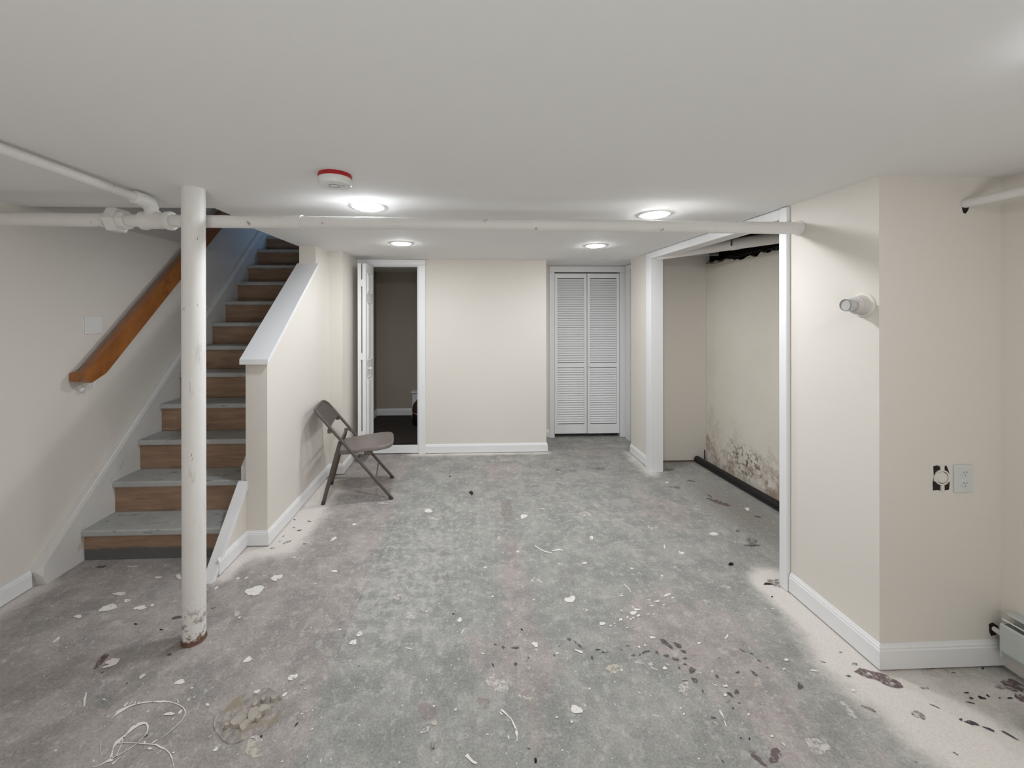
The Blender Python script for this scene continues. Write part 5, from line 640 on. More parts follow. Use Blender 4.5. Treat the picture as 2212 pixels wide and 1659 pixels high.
RIBBON = [
('w',[(-1.3558,1.5382),(-1.3516,1.5581),(-1.3458,1.5649),(-1.3369,1.5752),(-1.3267,1.5895),(-1.3083,1.5985),(-1.2793,1.6038),(-1.2505,1.6066),(-1.2206,1.6022),(-1.2071,1.6034),(-1.1881,1.6034),(-1.1589,1.5961),(-1.134,1.5876),(-1.1132,1.5759),(-1.0995,1.5654),(-1.0902,1.5518),(-1.0867,1.5309),(-1.0932,1.5111),(-1.103,1.4848),(-1.117,1.4682)],[(-1.3571,1.5389),(-1.3561,1.5605),(-1.3616,1.5751),(-1.3508,1.5856),(-1.3331,1.5947),(-1.3142,1.604),(-1.2841,1.6089),(-1.2535,1.6103),(-1.2274,1.611),(-1.213,1.6112),(-1.1902,1.607),(-1.1603,1.5995),(-1.1346,1.5911),(-1.1122,1.5789),(-1.0956,1.5664),(-1.0867,1.5507),(-1.0838,1.5294),(-1.0898,1.509),(-1.1008,1.4834),(-1.1154,1.4671)]),
('w',[(-1.3454,1.5904),(-1.3448,1.606)],[(-1.3539,1.5953),(-1.3507,1.6094)]),
('w',[(-1.3339,1.5995),(-1.3304,1.6096)],[(-1.3384,1.6024),(-1.3343,1.6121)]),
('w',[(-1.3188,1.6029),(-1.3173,1.6099)],[(-1.3227,1.6053),(-1.3212,1.6123)]),
('w',[(-1.3082,1.5988),(-1.305,1.6139)],[(-1.3121,1.6011),(-1.3083,1.6159)]),
('w',[(-1.1622,1.6125),(-1.1476,1.5969)],[(-1.1585,1.6134),(-1.1443,1.5976)]),
('w',[(-1.2313,1.4068),(-1.2462,1.4255),(-1.258,1.4436),(-1.2561,1.456),(-1.2487,1.4718),(-1.2472,1.49),(-1.2399,1.5023),(-1.2314,1.515),(-1.2197,1.5207),(-1.2098,1.5203),(-1.1988,1.5114),(-1.186,1.4966),(-1.1812,1.4792),(-1.1864,1.4585),(-1.1951,1.4426),(-1.2096,1.4292),(-1.2242,1.4163),(-1.2311,1.407)],[(-1.2438,1.4094),(-1.2518,1.4266),(-1.2635,1.4454),(-1.2706,1.4638),(-1.2603,1.4786),(-1.2549,1.4943),(-1.2561,1.5123),(-1.2451,1.5256),(-1.2285,1.53),(-1.2105,1.5271),(-1.1915,1.5124),(-1.1815,1.4954),(-1.1789,1.478),(-1.1842,1.4572),(-1.1927,1.441),(-1.2073,1.4276),(-1.2211,1.4142),(-1.2274,1.4047)]),
('w',[(-1.2543,1.4779),(-1.2421,1.4543),(-1.2335,1.4317),(-1.2267,1.4146),(-1.2417,1.4096),(-1.2467,1.4008),(-1.2561,1.3909),(-1.2738,1.3835)],[(-1.2493,1.4764),(-1.2394,1.4534),(-1.231,1.4309),(-1.2217,1.4121),(-1.2265,1.3988),(-1.2412,1.3969),(-1.2531,1.3888),(-1.2719,1.3821)]),
('w',[(-1.2523,1.4549),(-1.2389,1.4569),(-1.2137,1.4553),(-1.1909,1.454),(-1.1576,1.4504),(-1.1288,1.4468),(-1.1146,1.4444),(-1.0929,1.4348),(-1.0703,1.4285),(-1.0495,1.4171),(-1.0343,1.4047),(-1.023,1.3956),(-1.0095,1.382),(-1.0002,1.372)],[(-1.2571,1.46),(-1.2408,1.459),(-1.2158,1.4578),(-1.1925,1.4561),(-1.1594,1.4529),(-1.1311,1.4502),(-1.1167,1.4495),(-1.0943,1.441),(-1.0705,1.4315),(-1.0481,1.4193),(-1.0302,1.407),(-1.0206,1.3961),(-1.0077,1.3823),(-0.9983,1.3722)]),
('w',[(-1.1328,1.4505),(-1.1231,1.4586),(-1.124,1.463)],[(-1.1365,1.453),(-1.1295,1.4629),(-1.1268,1.4646)]),
('w',[(-1.2137,1.388),(-1.2114,1.3984),(-1.2083,1.4063),(-1.1919,1.4116)],[(-1.2217,1.3926),(-1.2152,1.4006),(-1.2102,1.4077),(-1.1933,1.4127)]),
('w',[(-1.3272,1.4676),(-1.3103,1.4484),(-1.296,1.4337),(-1.2795,1.4193)],[(-1.3263,1.4675),(-1.3086,1.4484),(-1.2945,1.4339),(-1.2787,1.4195)]),
('w',[(0.1203,1.5191),(0.1316,1.5115),(0.1477,1.496),(0.1598,1.4834),(0.1632,1.4704),(0.1688,1.452),(0.1694,1.434),(0.1734,1.423),(0.1708,1.4074)],[(0.1268,1.527),(0.1374,1.5172),(0.1512,1.499),(0.1626,1.4852),(0.1694,1.4727),(0.1757,1.4538),(0.1802,1.4356),(0.1765,1.4231),(0.1751,1.4072)]),
('w',[(0.1166,1.5139),(0.1255,1.5005)],[(0.1191,1.5161),(0.1315,1.5058)]),
('w',[(-0.015,1.3675),(-0.0026,1.3577),(0.0102,1.3467),(0.0242,1.3403)],[(-0.0038,1.3759),(0.0048,1.3636),(0.0155,1.3528),(0.0279,1.3467)]),
('w',[(0.4349,2.5849),(0.4639,2.539),(0.4901,2.5168),(0.5307,2.5002)],[(0.4397,2.593),(0.4695,2.5494),(0.4936,2.5259),(0.5342,2.5105)]),
('w',[(0.5365,2.522),(0.5897,2.5307),(0.6087,2.5217)],[(0.5376,2.5315),(0.5935,2.5477),(0.6127,2.5308)]),
('w',[(0.8776,2.1972),(0.8912,2.1658),(0.8927,2.1332)],[(0.881,2.2007),(0.8959,2.1697),(0.8963,2.1354)]),
('c',[(-0.5423,3.0803),(-0.5527,2.6777),(-0.5726,2.3077),(-0.5943,2.0596),(-0.5967,1.8467),(-0.5876,1.7386)],[(-0.5377,3.0769),(-0.5478,2.6744),(-0.5683,2.305),(-0.5904,2.0575),(-0.5933,1.8453),(-0.585,1.7377)]),
]
ST = 'structure'
CE = 2.13
# ================================================================== FLOOR
def floor():
    bm = bmesh.new(); x0, x1, y0, y1, st = -2.56, 2.7, -3.1, 5.0, .05
    nx, ny = int((x1 - x0) / st), int((y1 - y0) / st)
    V = [[bm.verts.new((x0 + i * (x1 - x0) / nx, y0 + j * (y1 - y0) / ny, 0)) for i in range(nx + 1)] for j in range(ny + 1)]
    for j in range(ny):
        for i in range(nx): bm.faces.new((V[j][i], V[j][i + 1], V[j + 1][i + 1], V[j + 1][i]))
    L = {k: bm.verts.layers.float.new(k) for k in ('pink', 'chalk', 'dirt', 'wash_and_light')}
    def g(x, y, cx, cy, sx, sy): return math.exp(-((x - cx) / sx) ** 2 - ((y - cy) / sy) ** 2)
    def seg(x, y, ax, ay, bx, by):
        t = max(0, min(1, ((x - ax) * (bx - ax) + (y - ay) * (by - ay)) / max(1e-6, (bx - ax) ** 2 + (by - ay) ** 2)))
        return math.hypot(x - ax - t * (bx - ax), y - ay - t * (by - ay))
    for v in bm.verts:
        x, y = v.co.x, v.co.y
        pk = .12 + .55 * (1 / (1 + math.exp((x + .57) / .03)))
        pk += .6 * g(x, y, .27, 2.2, .09, 1.6) * (y < 4.2) + .6 * g(x, y, 1.05, 1.9, .38, .28) + .5 * g(x, y, 1.15, 1.4, .22, .3) + .5 * g(x, y, .15, 1.75, .3, .18)
        pk += .5 * g(x, y, 1.6, 3.0, .35, .5) + .4 * g(x, y, 1.3, 4.4, .5, .4) + .45 * g(x, y, .3, 3.9, .3, .4)
        v[L['pink']] = pk
        v[L['chalk']] = .9 * g(x, y, -.38, 2.15, .3, .5) + .5 * g(x, y, -.2, 2.8, .4, .6) + .4 * g(x, y, .9, 3.0, .5, .6)
        v[L['dirt']] = .8 * g(x, y, 2.1, 3.0, .35, .9) + .5 * g(x, y, 1.35, 4.2, .4, .25) + .55 * g(x, y, -2.2, 1.7, .6, .5) + .25 * g(x, y, -1.7, 1.2, .8, .3) + .6 * g(x, y, 2.35, 1.4, .2, .3) + .45 * g(x, y, -.9, 4.2, .4, .15)
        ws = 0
        for s_, wd, a in (((1.76, 2.15, 1.76, 1.64), .17, 1.25), ((1.74, 1.66, 1.85, 1.0), .27, 1.1), ((1.85, 1.55, 2.2, 1.5), .2, .7), ((-1.3, 2.72, -1.3, 3.5), .22, 1.25), ((-1.44, 2.35, -1.44, 2.62), .09, .8),  # second stretch: whitewash and lamp-lit strip past the corner, both put into the colour
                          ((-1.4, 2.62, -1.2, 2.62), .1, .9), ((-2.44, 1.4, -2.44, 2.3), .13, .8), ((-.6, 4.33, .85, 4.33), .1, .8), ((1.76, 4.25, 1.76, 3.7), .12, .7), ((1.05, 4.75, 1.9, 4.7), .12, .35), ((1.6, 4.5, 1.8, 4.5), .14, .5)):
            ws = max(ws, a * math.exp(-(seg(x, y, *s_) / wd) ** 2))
        v[L['wash_and_light']] = ws
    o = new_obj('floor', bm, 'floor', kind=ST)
    return o
FL = floor()
def paint(name, keys, small):
    bm = bmesh.new(); n = 0
    for c, big, pts in PAINT:
        if c not in keys: continue
        n += 1; z = .0006 + .0002 * (n % 5) + (.001 if c in 'wkdx' else 0)
        vs = [bm.verts.new((p[0], p[1], z)) for p in pts]; bm.faces.new(vs)
    for c, l, r in RIBBON:
        if c not in keys: continue
        for i in range(len(l) - 1):
            bm.faces.new([bm.verts.new((p[0], p[1], .0021)) for p in (l[i], l[i + 1], r[i + 1], r[i])])
    bmesh.ops.recalc_face_normals(bm, faces=bm.faces[:])
    for f in bm.faces:
        if f.normal.z < 0: f.normal_flip()
    me = bpy.data.meshes.new(name); bm.to_mesh(me); bm.free(); me.materials.append(DEC[keys[0]])
    o = bpy.data.objects.new(name, me); COL.objects.link(o); o.parent = FL; o['kind'] = 'stuff'; return o
paint('white_paint_splatter', 'w', 0); paint('chalk_smear', 'p', 0); paint('pink_wear_patch', 'q', 0); paint('cream_plaster_spot', 'y', 0)
paint('dark_paint_flake_mark', 'd', 0); paint('black_flake', 'k', 0); paint('brown_stain', 'm', 0); paint('maroon_stain', 'v', 0)
paint('blue_grey_scuff', 'x', 0); paint('joint_line', 'c', 0)

# ================================================================== SHELL
boxes('ceiling', [(-2.56, 2.43, -3.1, 2.26, CE, CE + .25), (-1.42, 1.883, 2.26, 2.665, CE, CE + .25), (-1.49, 1.883, 2.665, 3.99, CE, CE + .25), (-1.49, 1.79, 3.99, 5.75, CE, CE + .25), (1.79, 2.6, 3.99, 5.75, CE, CE + .25)], 'ceil', kind=ST)
boxes('wall_left', [(-2.56, -2.46, -3.1, 6.2, 0, 4.9)], 'wall', kind=ST)
boxes('wall_behind', [(-2.46, 2.33, -3.1, -3.0, 0, CE)], 'wall', kind=ST)
boxes('wall_right_near', [(2.33, 2.43, -3.0, 1.635, 0, CE)], 'wall', kind=ST)
# pier between room and alcove, with a broken hole round the heater pipe
boxes('wall_right', [(1.775, 2.6, 1.635, 2.14, 0, CE)], 'wall', kind=ST)
boxes('wall_right_far', [(1.79, 1.883, 3.78, 3.99, 0, CE), (1.79, 1.95, 3.99, 4.27, 0, CE)], 'wall', kind=ST)
boxes('wall_recess_right', [(1.95, 2.05, 4.65, 4.935, 0, CE), (1.95, 2.05, 4.27, 4.65, 2.06, CE)], 'wall', kind=ST)
boxes('wall_far', [(-.545, .865, 4.345, 4.455, 0, CE), (-1.207, -.545, 4.345, 4.455, 2.066, CE), (.765, .865, 4.455, 4.835, 0, CE)], 'wall', kind=ST)
boxes('wall_recess_far', [(.765, 1.063, 4.835, 4.935, 0, CE), (1.885, 2.05, 4.835, 4.935, 0, CE), (1.063, 1.885, 4.835, 4.935, 2.046, CE)], 'wall', kind=ST)
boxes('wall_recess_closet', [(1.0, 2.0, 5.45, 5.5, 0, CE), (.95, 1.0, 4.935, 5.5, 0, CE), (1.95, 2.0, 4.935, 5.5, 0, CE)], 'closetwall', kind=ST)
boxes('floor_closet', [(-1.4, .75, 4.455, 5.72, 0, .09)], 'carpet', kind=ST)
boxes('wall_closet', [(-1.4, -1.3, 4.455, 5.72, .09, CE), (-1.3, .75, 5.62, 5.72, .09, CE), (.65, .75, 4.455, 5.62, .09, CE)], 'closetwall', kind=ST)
# alcove
def ragged():
    bm = bmesh.new(); n = 46; y0, y1 = 2.14, 3.99
    top = []
    for i in range(n + 1):
        y = y0 + (y1 - y0) * i / n
        top.append((y, 2.052 + .012 * math.sin(i * 1.7) + random.uniform(-.012, .012) - (.02 if 26 < i < 36 else 0)))
    prism(bm, [(y0, 0)] + [(y1, 0)] + top[::-1], 'x', 2.46, 2.5); return new_obj('wall_alcove_right', bm, 'stain', kind=ST)
ragged()
boxes('wall_dark_backing', [(2.66, 2.75, 2.1, 4.1, 0, 2.7), (2.5, 2.66, 2.14, 2.16, 0, 2.7)], 'dark', kind=ST)  # near-black backing stands in for the unlit void behind the alcove wall
boxes('wall_alcove_far', [(1.883, 2.5, 3.9905, 4.0895, .014, 2.16)], 'wall', kind=ST)
boxes('trim_9', [(1.883, 2.5, 3.998, 4.07, 0, .014)], 'rust', kind=ST)
JO = boxes('ceiling_alcove', [(1.883, 2.75, 2.0, 4.3, 2.42, 2.5), (1.79, 2.75, 4.09, 4.3, 2.16, 2.42), (2.5, 2.75, 3.99, 4.09, 0, 2.5)], 'dark', kind=ST)  # dark boxes close the alcove top; last one added against a light leak
for i in range(4):
    boxes('joist', [(1.884, 2.66, 2.25 + i * .41, 2.29 + i * .41, 2.2, 2.42)], 'joist', JO)

# stair walls: half wall with sloped top, full-height end, jog to the far wall
def wall_stair():
    bm = bmesh.new()
    prism(bm, [(2.665, 0), (3.5, 0), (3.5, 1.938), (2.665, 1.232)], 'x', -1.475, -1.335)
    o = new_obj('wall_stair', bm, 'wall', kind=ST); return o
WS = wall_stair()
boxes('wall_stair_far', [(-1.478, -1.335, 3.5, 3.82, 0, CE), (-1.478, -1.207, 3.82, 4.455, 0, CE), (-1.478, -1.4, 4.455, 5.72, 0, CE)], 'wall', kind=ST)
boxes('wall_stairwell_upper', [(-2.46, -1.32, 2.16, 2.26, CE + .25, 4.9), (-1.42, -1.32, 2.26, 4.75, CE + .25, 4.9), (-2.46, .5, 6.1, 6.2, 2.4, 4.9), (-2.56, .5, 2.16, 6.2, 4.9, 5.0), (-1.32, .5, 4.65, 4.75, 2.38, 4.9), (.5, .6, 4.65, 6.2, 2.38, 4.9)], 'wall', kind=ST)
boxes('floor_landing', [(-2.46, .5, 5.0, 6.1, 2.60, 2.66)], 'tread', kind=ST)
# cap on the half wall
def cap():
    bm = bmesh.new(); sl = (1.938 - 1.232) / (3.5 - 2.665)
    y0, y1 = 2.632, 3.505; z0 = 1.232 + sl * (y0 - 2.665) + .001; z1 = 1.232 + sl * (y1 - 2.665) + .001
    prism(bm, [(y0, z0), (y1, z1), (y1, z1 + .036), (y0, z0 + .034)], 'x', -1.497, -1.314); bevel_all(bm, .008, 3)
    return new_obj('wall_cap', bm, 'white', WS, smooth=True)
cap()
# stub wall in front of the half wall, sloping down to the floor
def stub():
    bm = bmesh.new(); prism(bm, [(2.335, 0), (2.665, 0), (2.665, .375)], 'x', -1.512, -1.472)
    o = new_obj('wall_stub', bm, 'wall', kind=ST)
    bm = bmesh.new(); prism(bm, [(2.300, .0), (2.335, .0), (2.672, .385), (2.672, .43), (2.655, .425)], 'x', -1.522, -1.462); bevel_all(bm, .004, 2)
    new_obj('sloped_cap', bm, 'white', o)
stub()

# ------------------------------------------------------------------ baseboards
PR = [(0, .007), (.014, .007), (.014, .078), (.011, .082), (.011, .088), (.007, .094), (.004, .101), (0, .101)]
sweep('baseboard_far', [(-.47, 4.345), (.865, 4.345), (.865, 4.42)], PR, 'white', ST)
sweep('baseboard_stair', [(-1.472, 2.36), (-1.472, 2.665), (-1.335, 2.665), (-1.335, 3.82), (-1.207, 3.82), (-1.207, 4.32)], PR, 'white', ST)
sweep('baseboard_right', [(1.775, 2.10), (1.775, 1.635), (2.33, 1.635)], [(a, b * 1.1) for a, b in PR], 'white', ST)
sweep('baseboard_right_far', [(1.79, 4.27), (1.79, 3.86)], PR, 'white', ST)
sweep('baseboard_left', [(-2.46, -3.0), (-2.46, 2.30)], PR, 'white', ST)
sweep('baseboard_recess', [(.866, 4.835), (1.0, 4.835)], PR, 'white', ST)
sweep('baseboard_closet', [(-1.3, 4.7), (-1.3, 5.62), (.65, 5.62)], [(a, b + .09) for a, b in PR], 'white', ST)

# ------------------------------------------------------------------ casings
def casing(name, L, bev=.004): return boxes(name, L, 'white', kind=ST, bev=bev)
casing('trim_1', [(-1.207, -1.138, 4.328, 4.345, 0, 2.066), (-.545, -.47, 4.325, 4.345, 0, 2.066), (-1.207, -.47, 4.325, 4.345, 2.066, 2.128), (-1.138, -.545, 4.335, 4.36, .008, .094)])
boxes('trim_2', [(-.56, -.545, 4.345, 4.455, .09, 2.066), (-1.15, -1.138, 4.345, 4.455, .09, 2.066), (-1.138, -.56, 4.345, 4.455, 2.052, 2.066)], 'white', kind=ST)
casing('trim_3', [(1.0, 1.063, 4.817, 4.835, 0, 2.046), (1.885, 1.95, 4.817, 4.835, 0, 2.046), (1.0, 1.95, 4.817, 4.835, 2.046, 2.118)])
casing('trim_4', [(1.93, 1.95, 4.65, 4.77, 0, 2.06), (1.93, 1.95, 4.27, 4.77, 2.06, 2.122)])
casing('trim_5', [(1.765, 1.79, 3.745, 3.852, 0, 2.067), (1.765, 1.79, 2.158, 3.852, 2.067, 2.1275)])                   # far leg and head of the alcove casing
boxes('trim_6', [(1.7655, 1.883, 3.742, 3.79, 0, 2.074), (1.79, 1.883, 2.14, 3.742, 2.068, 2.086)], 'white', kind=ST)          # alcove jamb and head lining
casing('trim_7', [(1.752, 1.776, 2.104, 2.158, 0, 2.126)], .006)
boxes('trim_8', [(1.776, 1.883, 2.14, 2.156, 0, 2.068)], 'white', kind=ST)

# ================================================================== DOORS
def louver_door():
    d = bpy.data.objects.new('door_2', None); COL.objects.link(d); d['kind'] = ST; d.location = (1.474, 4.85, 0)
    bm = bmesh.new(); W = .334
    box(bm, -.166, .166, -.0150, .0150, -.003, .003, bev=.0012)
    sm = bpy.data.meshes.new('slat'); bmesh.ops.recalc_face_normals(bm, faces=bm.faces[:])
    bmesh.ops.rotate(bm, verts=bm.verts, cent=(0, 0, 0), matrix=Matrix.Rotation(math.radians(55), 3, 'X')); bm.to_mesh(sm); bm.free(); sm.materials.append(MAT['doorwhite'])
    for s, (xa, xb) in enumerate(((1.069, 1.470), (1.476, 1.880))):
        cx = (xa + xb) / 2; bm = bmesh.new(); h = (xb - xa) / 2; th = .014
        for a, b in ((-h, -h + .034), (h - .034, h)): box(bm, a, b, -th, th, .045, 2.032, bev=.002)
        for a, b in ((.045, .160), (.866, .920), (1.974, 2.032)): box(bm, -h + .034, h - .034, -th, th, a, b, bev=.002)
        lf = new_obj('door_leaf', bm, 'doorwhite', d); lf.location = (cx - 1.474, (.0 if s == 0 else -.004), 0)
        if s == 1: lf.rotation_euler.z = math.radians(.5)
        for z0, z1, n in ((.172, .864, 24), (.930, 1.972, 36)):
            for i in range(n):
                o = bpy.data.objects.new('louver_slat', sm); COL.objects.link(o); o.parent = lf; o.location = (0, 0, z0 + (z1 - z0) * (i + .36) / n)
        if s == 1:
            bm = bmesh.new(); lathe(bm, [(0, .032), (.010, .031), (.013, .024), (.010, .016), (.005, .012), (.005, 0)], (-h + .017, -th, .893), (0, -1, 0), 16)
            new_obj('knob', bm, 'doorwhite', lf, smooth=True)
louver_door()
def folded_door():
    d = bpy.data.objects.new('door_1', None); COL.objects.link(d); d['kind'] = ST; d.location = (-1.09, 4.22, 0)
    for s, xc in enumerate((-1.1115, -1.0625)):
        bm = bmesh.new(); box(bm, -.017, .017, -.165, .165, .112, 2.05, bev=.002); lf = new_obj('door_leaf', bm, 'doorwhite', d); lf.location = (xc + 1.09, 0, 0)
        lf.rotation_euler.z = math.radians(-.4 if s else .2)
        for z0, z1 in ((1.74, 1.97), (1.04, 1.66), (.24, .88)) if s else ():
            bm = bmesh.new()
            for a, b, c, e in ((-.10, .10, z0, z0 + .014), (-.10, .10, z1 - .014, z1), (-.10, -.086, z0, z1), (.086, .10, z0, z1)): box(bm, .017, .022, a, b, c, e)
            box(bm, .014, .021, -.066, .066, z0 + .034, z1 - .034, bev=.003)
            new_obj('raised_panel', bm, 'doorwhite', lf)
    bm = bmesh.new(); lathe(bm, [(0, .034), (.012, .032), (.014, .024), (.010, .015), (.006, .012), (.006, 0)], (.017, -.06, .965), (1, 0, 0), 16); new_obj('knob', bm, 'doorwhite', lf, smooth=True)
    for z in (.3, 1.1, 1.85): boxes('hinge', [(-.006, .006, -.167, -.150, z - .035, z + .035)], 'doorwhite', d).location = (.003, 0, 0)
folded_door()
boxes('door_3', [(1.985, 2.02, 4.27, 4.65, .012, 2.05)], 'panelgrey', kind=ST)

# ================================================================== STAIRCASE
NY = [2.528, 2.742, 2.947, 3.150, 3.351, 3.556, 3.762, 3.963, 4.168, 4.369, 4.570, 4.772]
NZ = [.194, .405, .621, .837, 1.048, 1.255, 1.456, 1.662, 1.870, 2.068, 2.272, 2.462]
def stairs():
    st = thing('staircase', (-1.95, 2.55, 0), 'basement stairs with grey painted treads and bare plywood risers along left wall', 'staircase')
    XL, XR = -2.398, -1.514; allo = []
    for k in range(12):
        y, z = NY[k], NZ[k]; yn = NY[k + 1] if k < 11 else 5.0
        bm = bmesh.new(); prism(bm, [(y, z - .039), (yn + .03, z - .032), (yn + .03, z), (y, z)], 'x', XL, XR)
        es = [e for e in bm.edges if abs(e.verts[0].co.y - y) < 1e-4 and abs(e.verts[1].co.y - y) < 1e-4 and abs(e.verts[0].co.x - e.verts[1].co.x) > .5]
        bmesh.ops.bevel(bm, geom=es, offset=.009, segments=3, affect='EDGES', profile=.5); allo.append(new_obj('tread', bm, 'tread'))
        zb = NZ[k - 1] if k else .002
        allo.append(boxes('riser', [(XL, XR, y + .022, y + .040, zb + (.002 if k else 0), z - .0395)], 'riser1' if k == 0 else 'riser'))
    allo.append(boxes('riser', [(XL, XR, 5.0, 5.02, 2.465, 2.66)], 'riser'))
    bm = bmesh.new(); prism(bm, [(2.33, 0), (2.30, .09), (2.32, .115), (4.98, 2.80), (5.0, 2.66), (5.0, 2.2), (2.75, 0)], 'x', -2.459, -2.399)
    es = [e for e in bm.edges if abs(e.verts[0].co.x + 2.399) < 1e-4 and abs(e.verts[1].co.x + 2.399) < 1e-4 and min(v.co.z - (v.co.y - 2.32) for v in e.verts) > .0]
    bmesh.ops.bevel(bm, geom=es, offset=.030, segments=1, affect='EDGES', profile=.5)
    sk = new_obj('skirt_board', bm, 'skirt'); sk['label'] = 'white painted skirt board against left wall'; allo.append(sk)
    bm = bmesh.new(); prism(bm, [(2.68, .0), (2.68, .52), (5.0, 2.86), (5.0, 2.3), (2.9, 0)], 'x', -1.5135, -1.4785); allo.append(new_obj('stringer', bm, 'skirt'))
    adopt(st, allo)
stairs()
def handrail():
    sl = 1.0; y0, y1 = 2.555, 4.75
    h = thing('handrail', (-2.38, 2.5, 1.1), 'varnished orange-brown wooden handrail sloping up the left stair wall', 'handrail')
    bm = bmesh.new(); zc = lambda y: y - 1.425
    k = .078
    prism(bm, [(y0 + .0, zc(y0) - k + .055), (y0 + .10, zc(y0 + .10) - k), (y1, zc(y1) - k), (y1, zc(y1) + k), (y0 + .01, zc(y0 + .01) + k), (y0 - .040, zc(y0) + .050), (y0 - .040, zc(y0) + .005)], 'x', -2.405, -2.357)
    bevel_all(bm, .013, 3, 20); rail = new_obj('rail', bm, 'rail', smooth=True)
    ret = boxes('rail_return', [(-2.459, -2.395, y0 - .040, y0 + .012, zc(y0) - .012, zc(y0) + .050)], 'rail', bev=.012)
    parts = [rail, ret]
    for yb in (2.60, 3.55, 4.5):
        bm = bmesh.new(); z = zc(yb) - k
        tube(bm, [(-2.381, yb, z + .012), (-2.385, yb, z - .02), (-2.41, yb, z - .038), (-2.455, yb, z - .040)], .007, 10)
        lathe(bm, [(0, .010), (.014, .009), (.020, .0), (.020, -.004)], (-2.455, yb, z - .040), (1, 0, 0), 16)
        parts.append(new_obj('bracket', bm, 'white', smooth=True))
    adopt(h, parts)
handrail()

# ================================================================== COLUMN AND PIPES
def column():
    c = thing('support_column', (-1.298, 1.912, 0), 'round white painted steel post with rusty foot in front of the stairs', 'column')
    bm = bmesh.new(); tube(bm, [(-1.298, 1.912, .001), (-1.298, 1.912, .05), (-1.298, 1.912, 1.0), (-1.298, 1.912, CE + .002)], .0476, 40)
    a = new_obj('shaft', bm, 'column', smooth=True)
    bm = bmesh.new(); lathe(bm, [(.049, 0.0), (.0525, .0005), (.050, .006), (.0483, .009), (.0476, .010)], (-1.298, 1.912, 0), n=28)
    for v in bm.verts: v.co += Vector((noise.noise(v.co * 40), noise.noise(v.co * 43 + Vector((3, 1, 2))), 0)) * .004
    b = new_obj('rusted_foot', bm, 'rust', smooth=True); b['label'] = 'rusty flaking foot'
    adopt(c, [a, b])
column()
def main_pipe():
    p = thing('heating_pipe', (0, 2.03, 2.0), 'long white painted pipe crossing the room under the ceiling', 'pipe')
    zc = 1.9995
    def pt(x, dz=0): return Vector((x, 2.012 + (x + 2.46) * .009, zc + .002 + (x + 1.3) * -.0022 + dz))
    L = []
    L.append(tube_obj('pipe_run', [pt(-2.459), pt(-1.79)], .0335, 'pipe', n=24)); L.append(tube_obj('pipe_run', [pt(-1.70), pt(1.79)], .0315, 'pipe', n=24))
    # union: hexagonal nut with flared collar
    bm = bmesh.new(); c = pt(-1.722)
    lathe(bm, [(.0335, -.085), (.036, -.078), (.050, -.052), (.054, -.045)], c, (1, 0, 0), 20)
    lathe(bm, [(.0, -.045), (.060, -.045), (.064, -.038), (.064, .000), (.058, .006), (.0, .006)], c, (1, 0, 0), 6)
    lathe(bm, [(.0, .006), (.047, .006), (.047, .032), (.042, .038), (.0, .038)], c, (1, 0, 0), 8)
    L.append(new_obj('union_nut', bm, 'pipe', smooth=False))
    # tee: body with banded ends and a boss on top
    bm = bmesh.new(); c = pt(-1.548)
    lathe(bm, [(.0, -.075), (.038, -.075), (.045, -.070), (.046, -.052), (.040, -.044), (.041, 0), (.040, .044), (.046, .052), (.047, .072), (.043, .078), (.0, .078)], c, (1, 0, 0), 24)
    lathe(bm, [(.034, .02), (.034, .044), (.032, .05), (.0, .05)], c + Vector((-.022, 0, 0)), (0, 0, 1), 20)
    L.append(new_obj('tee_fitting', bm, 'pipe', smooth=True))
    # elbow and branch running towards the camera and up to the ceiling
    e0 = pt(-1.572) + Vector((0, 0, .04)); d = Vector((-.010, -.645, .010)).normalized()
    e1 = e0 + Vector((0, -.004, .020)); e2 = e0 + Vector((-.001, -.022, .042)); e3 = e2 + d * .03 + Vector((0, 0, .006))
    L.append(tube_obj('elbow', [e0, e1, e2, e3, e3 + d * .05, e3 + d * .056], [.026, .031, .034, .032, .030, .024], 'pipe', n=20))
    L.append(tube_obj('branch_pipe', [e3 + d * .02, e3 + d * .8, e3 + d * .8 + Vector((-.02, -1.5, 0))], .0195, 'pipe', n=18))
    # sleeve with a painted-over wire clip
    c = pt(-.86); L.append(tube_obj('sleeve', [pt(-.94), pt(-.935), pt(-.845), pt(-.84)], [.031, .0335, .0335, .031], 'pipe', n=24))
    bm = bmesh.new(); q = pt(-.845)
    tube(bm, [q + Vector((.004 + .006 * math.cos(a) * .3, -.036 * math.sin(a), .036 * math.cos(a))) for a in (x * math.pi / 12 for x in range(-1, 10))] + [q + Vector((.022, -.026, -.030))], .0016, 8)
    L.append(new_obj('wire_clip', bm, 'plastic', smooth=True))
    L.append(lathe_obj('wall_collar', [(.0315, -.012), (.036, -.010), (.041, -.002), (.041, .0)], pt(1.774), 'pipe', axis=(1, 0, 0)))
    adopt(p, L)
main_pipe()
def right_pipe():
    p = thing('stub_pipe', (2.163, 1.635, 2.012), 'short white pipe poking from upper right wall towards the viewer', 'pipe')
    a = tube_obj('pipe_run', [(2.163, 1.634, 2.014), (2.163, 1.1, 2.014), (2.163, -.6, 2.014)], .0185, 'pipe', n=20)
    bm = bmesh.new(); prism(bm, [(2.150, 1.998), (2.156, 1.975), (2.166, 1.971), (2.176, 1.984), (2.182, 1.998)], 'y', 1.6335, 1.636)
    b = new_obj('wall_hole', bm, 'dark'); adopt(p, [a, b])
right_pipe()
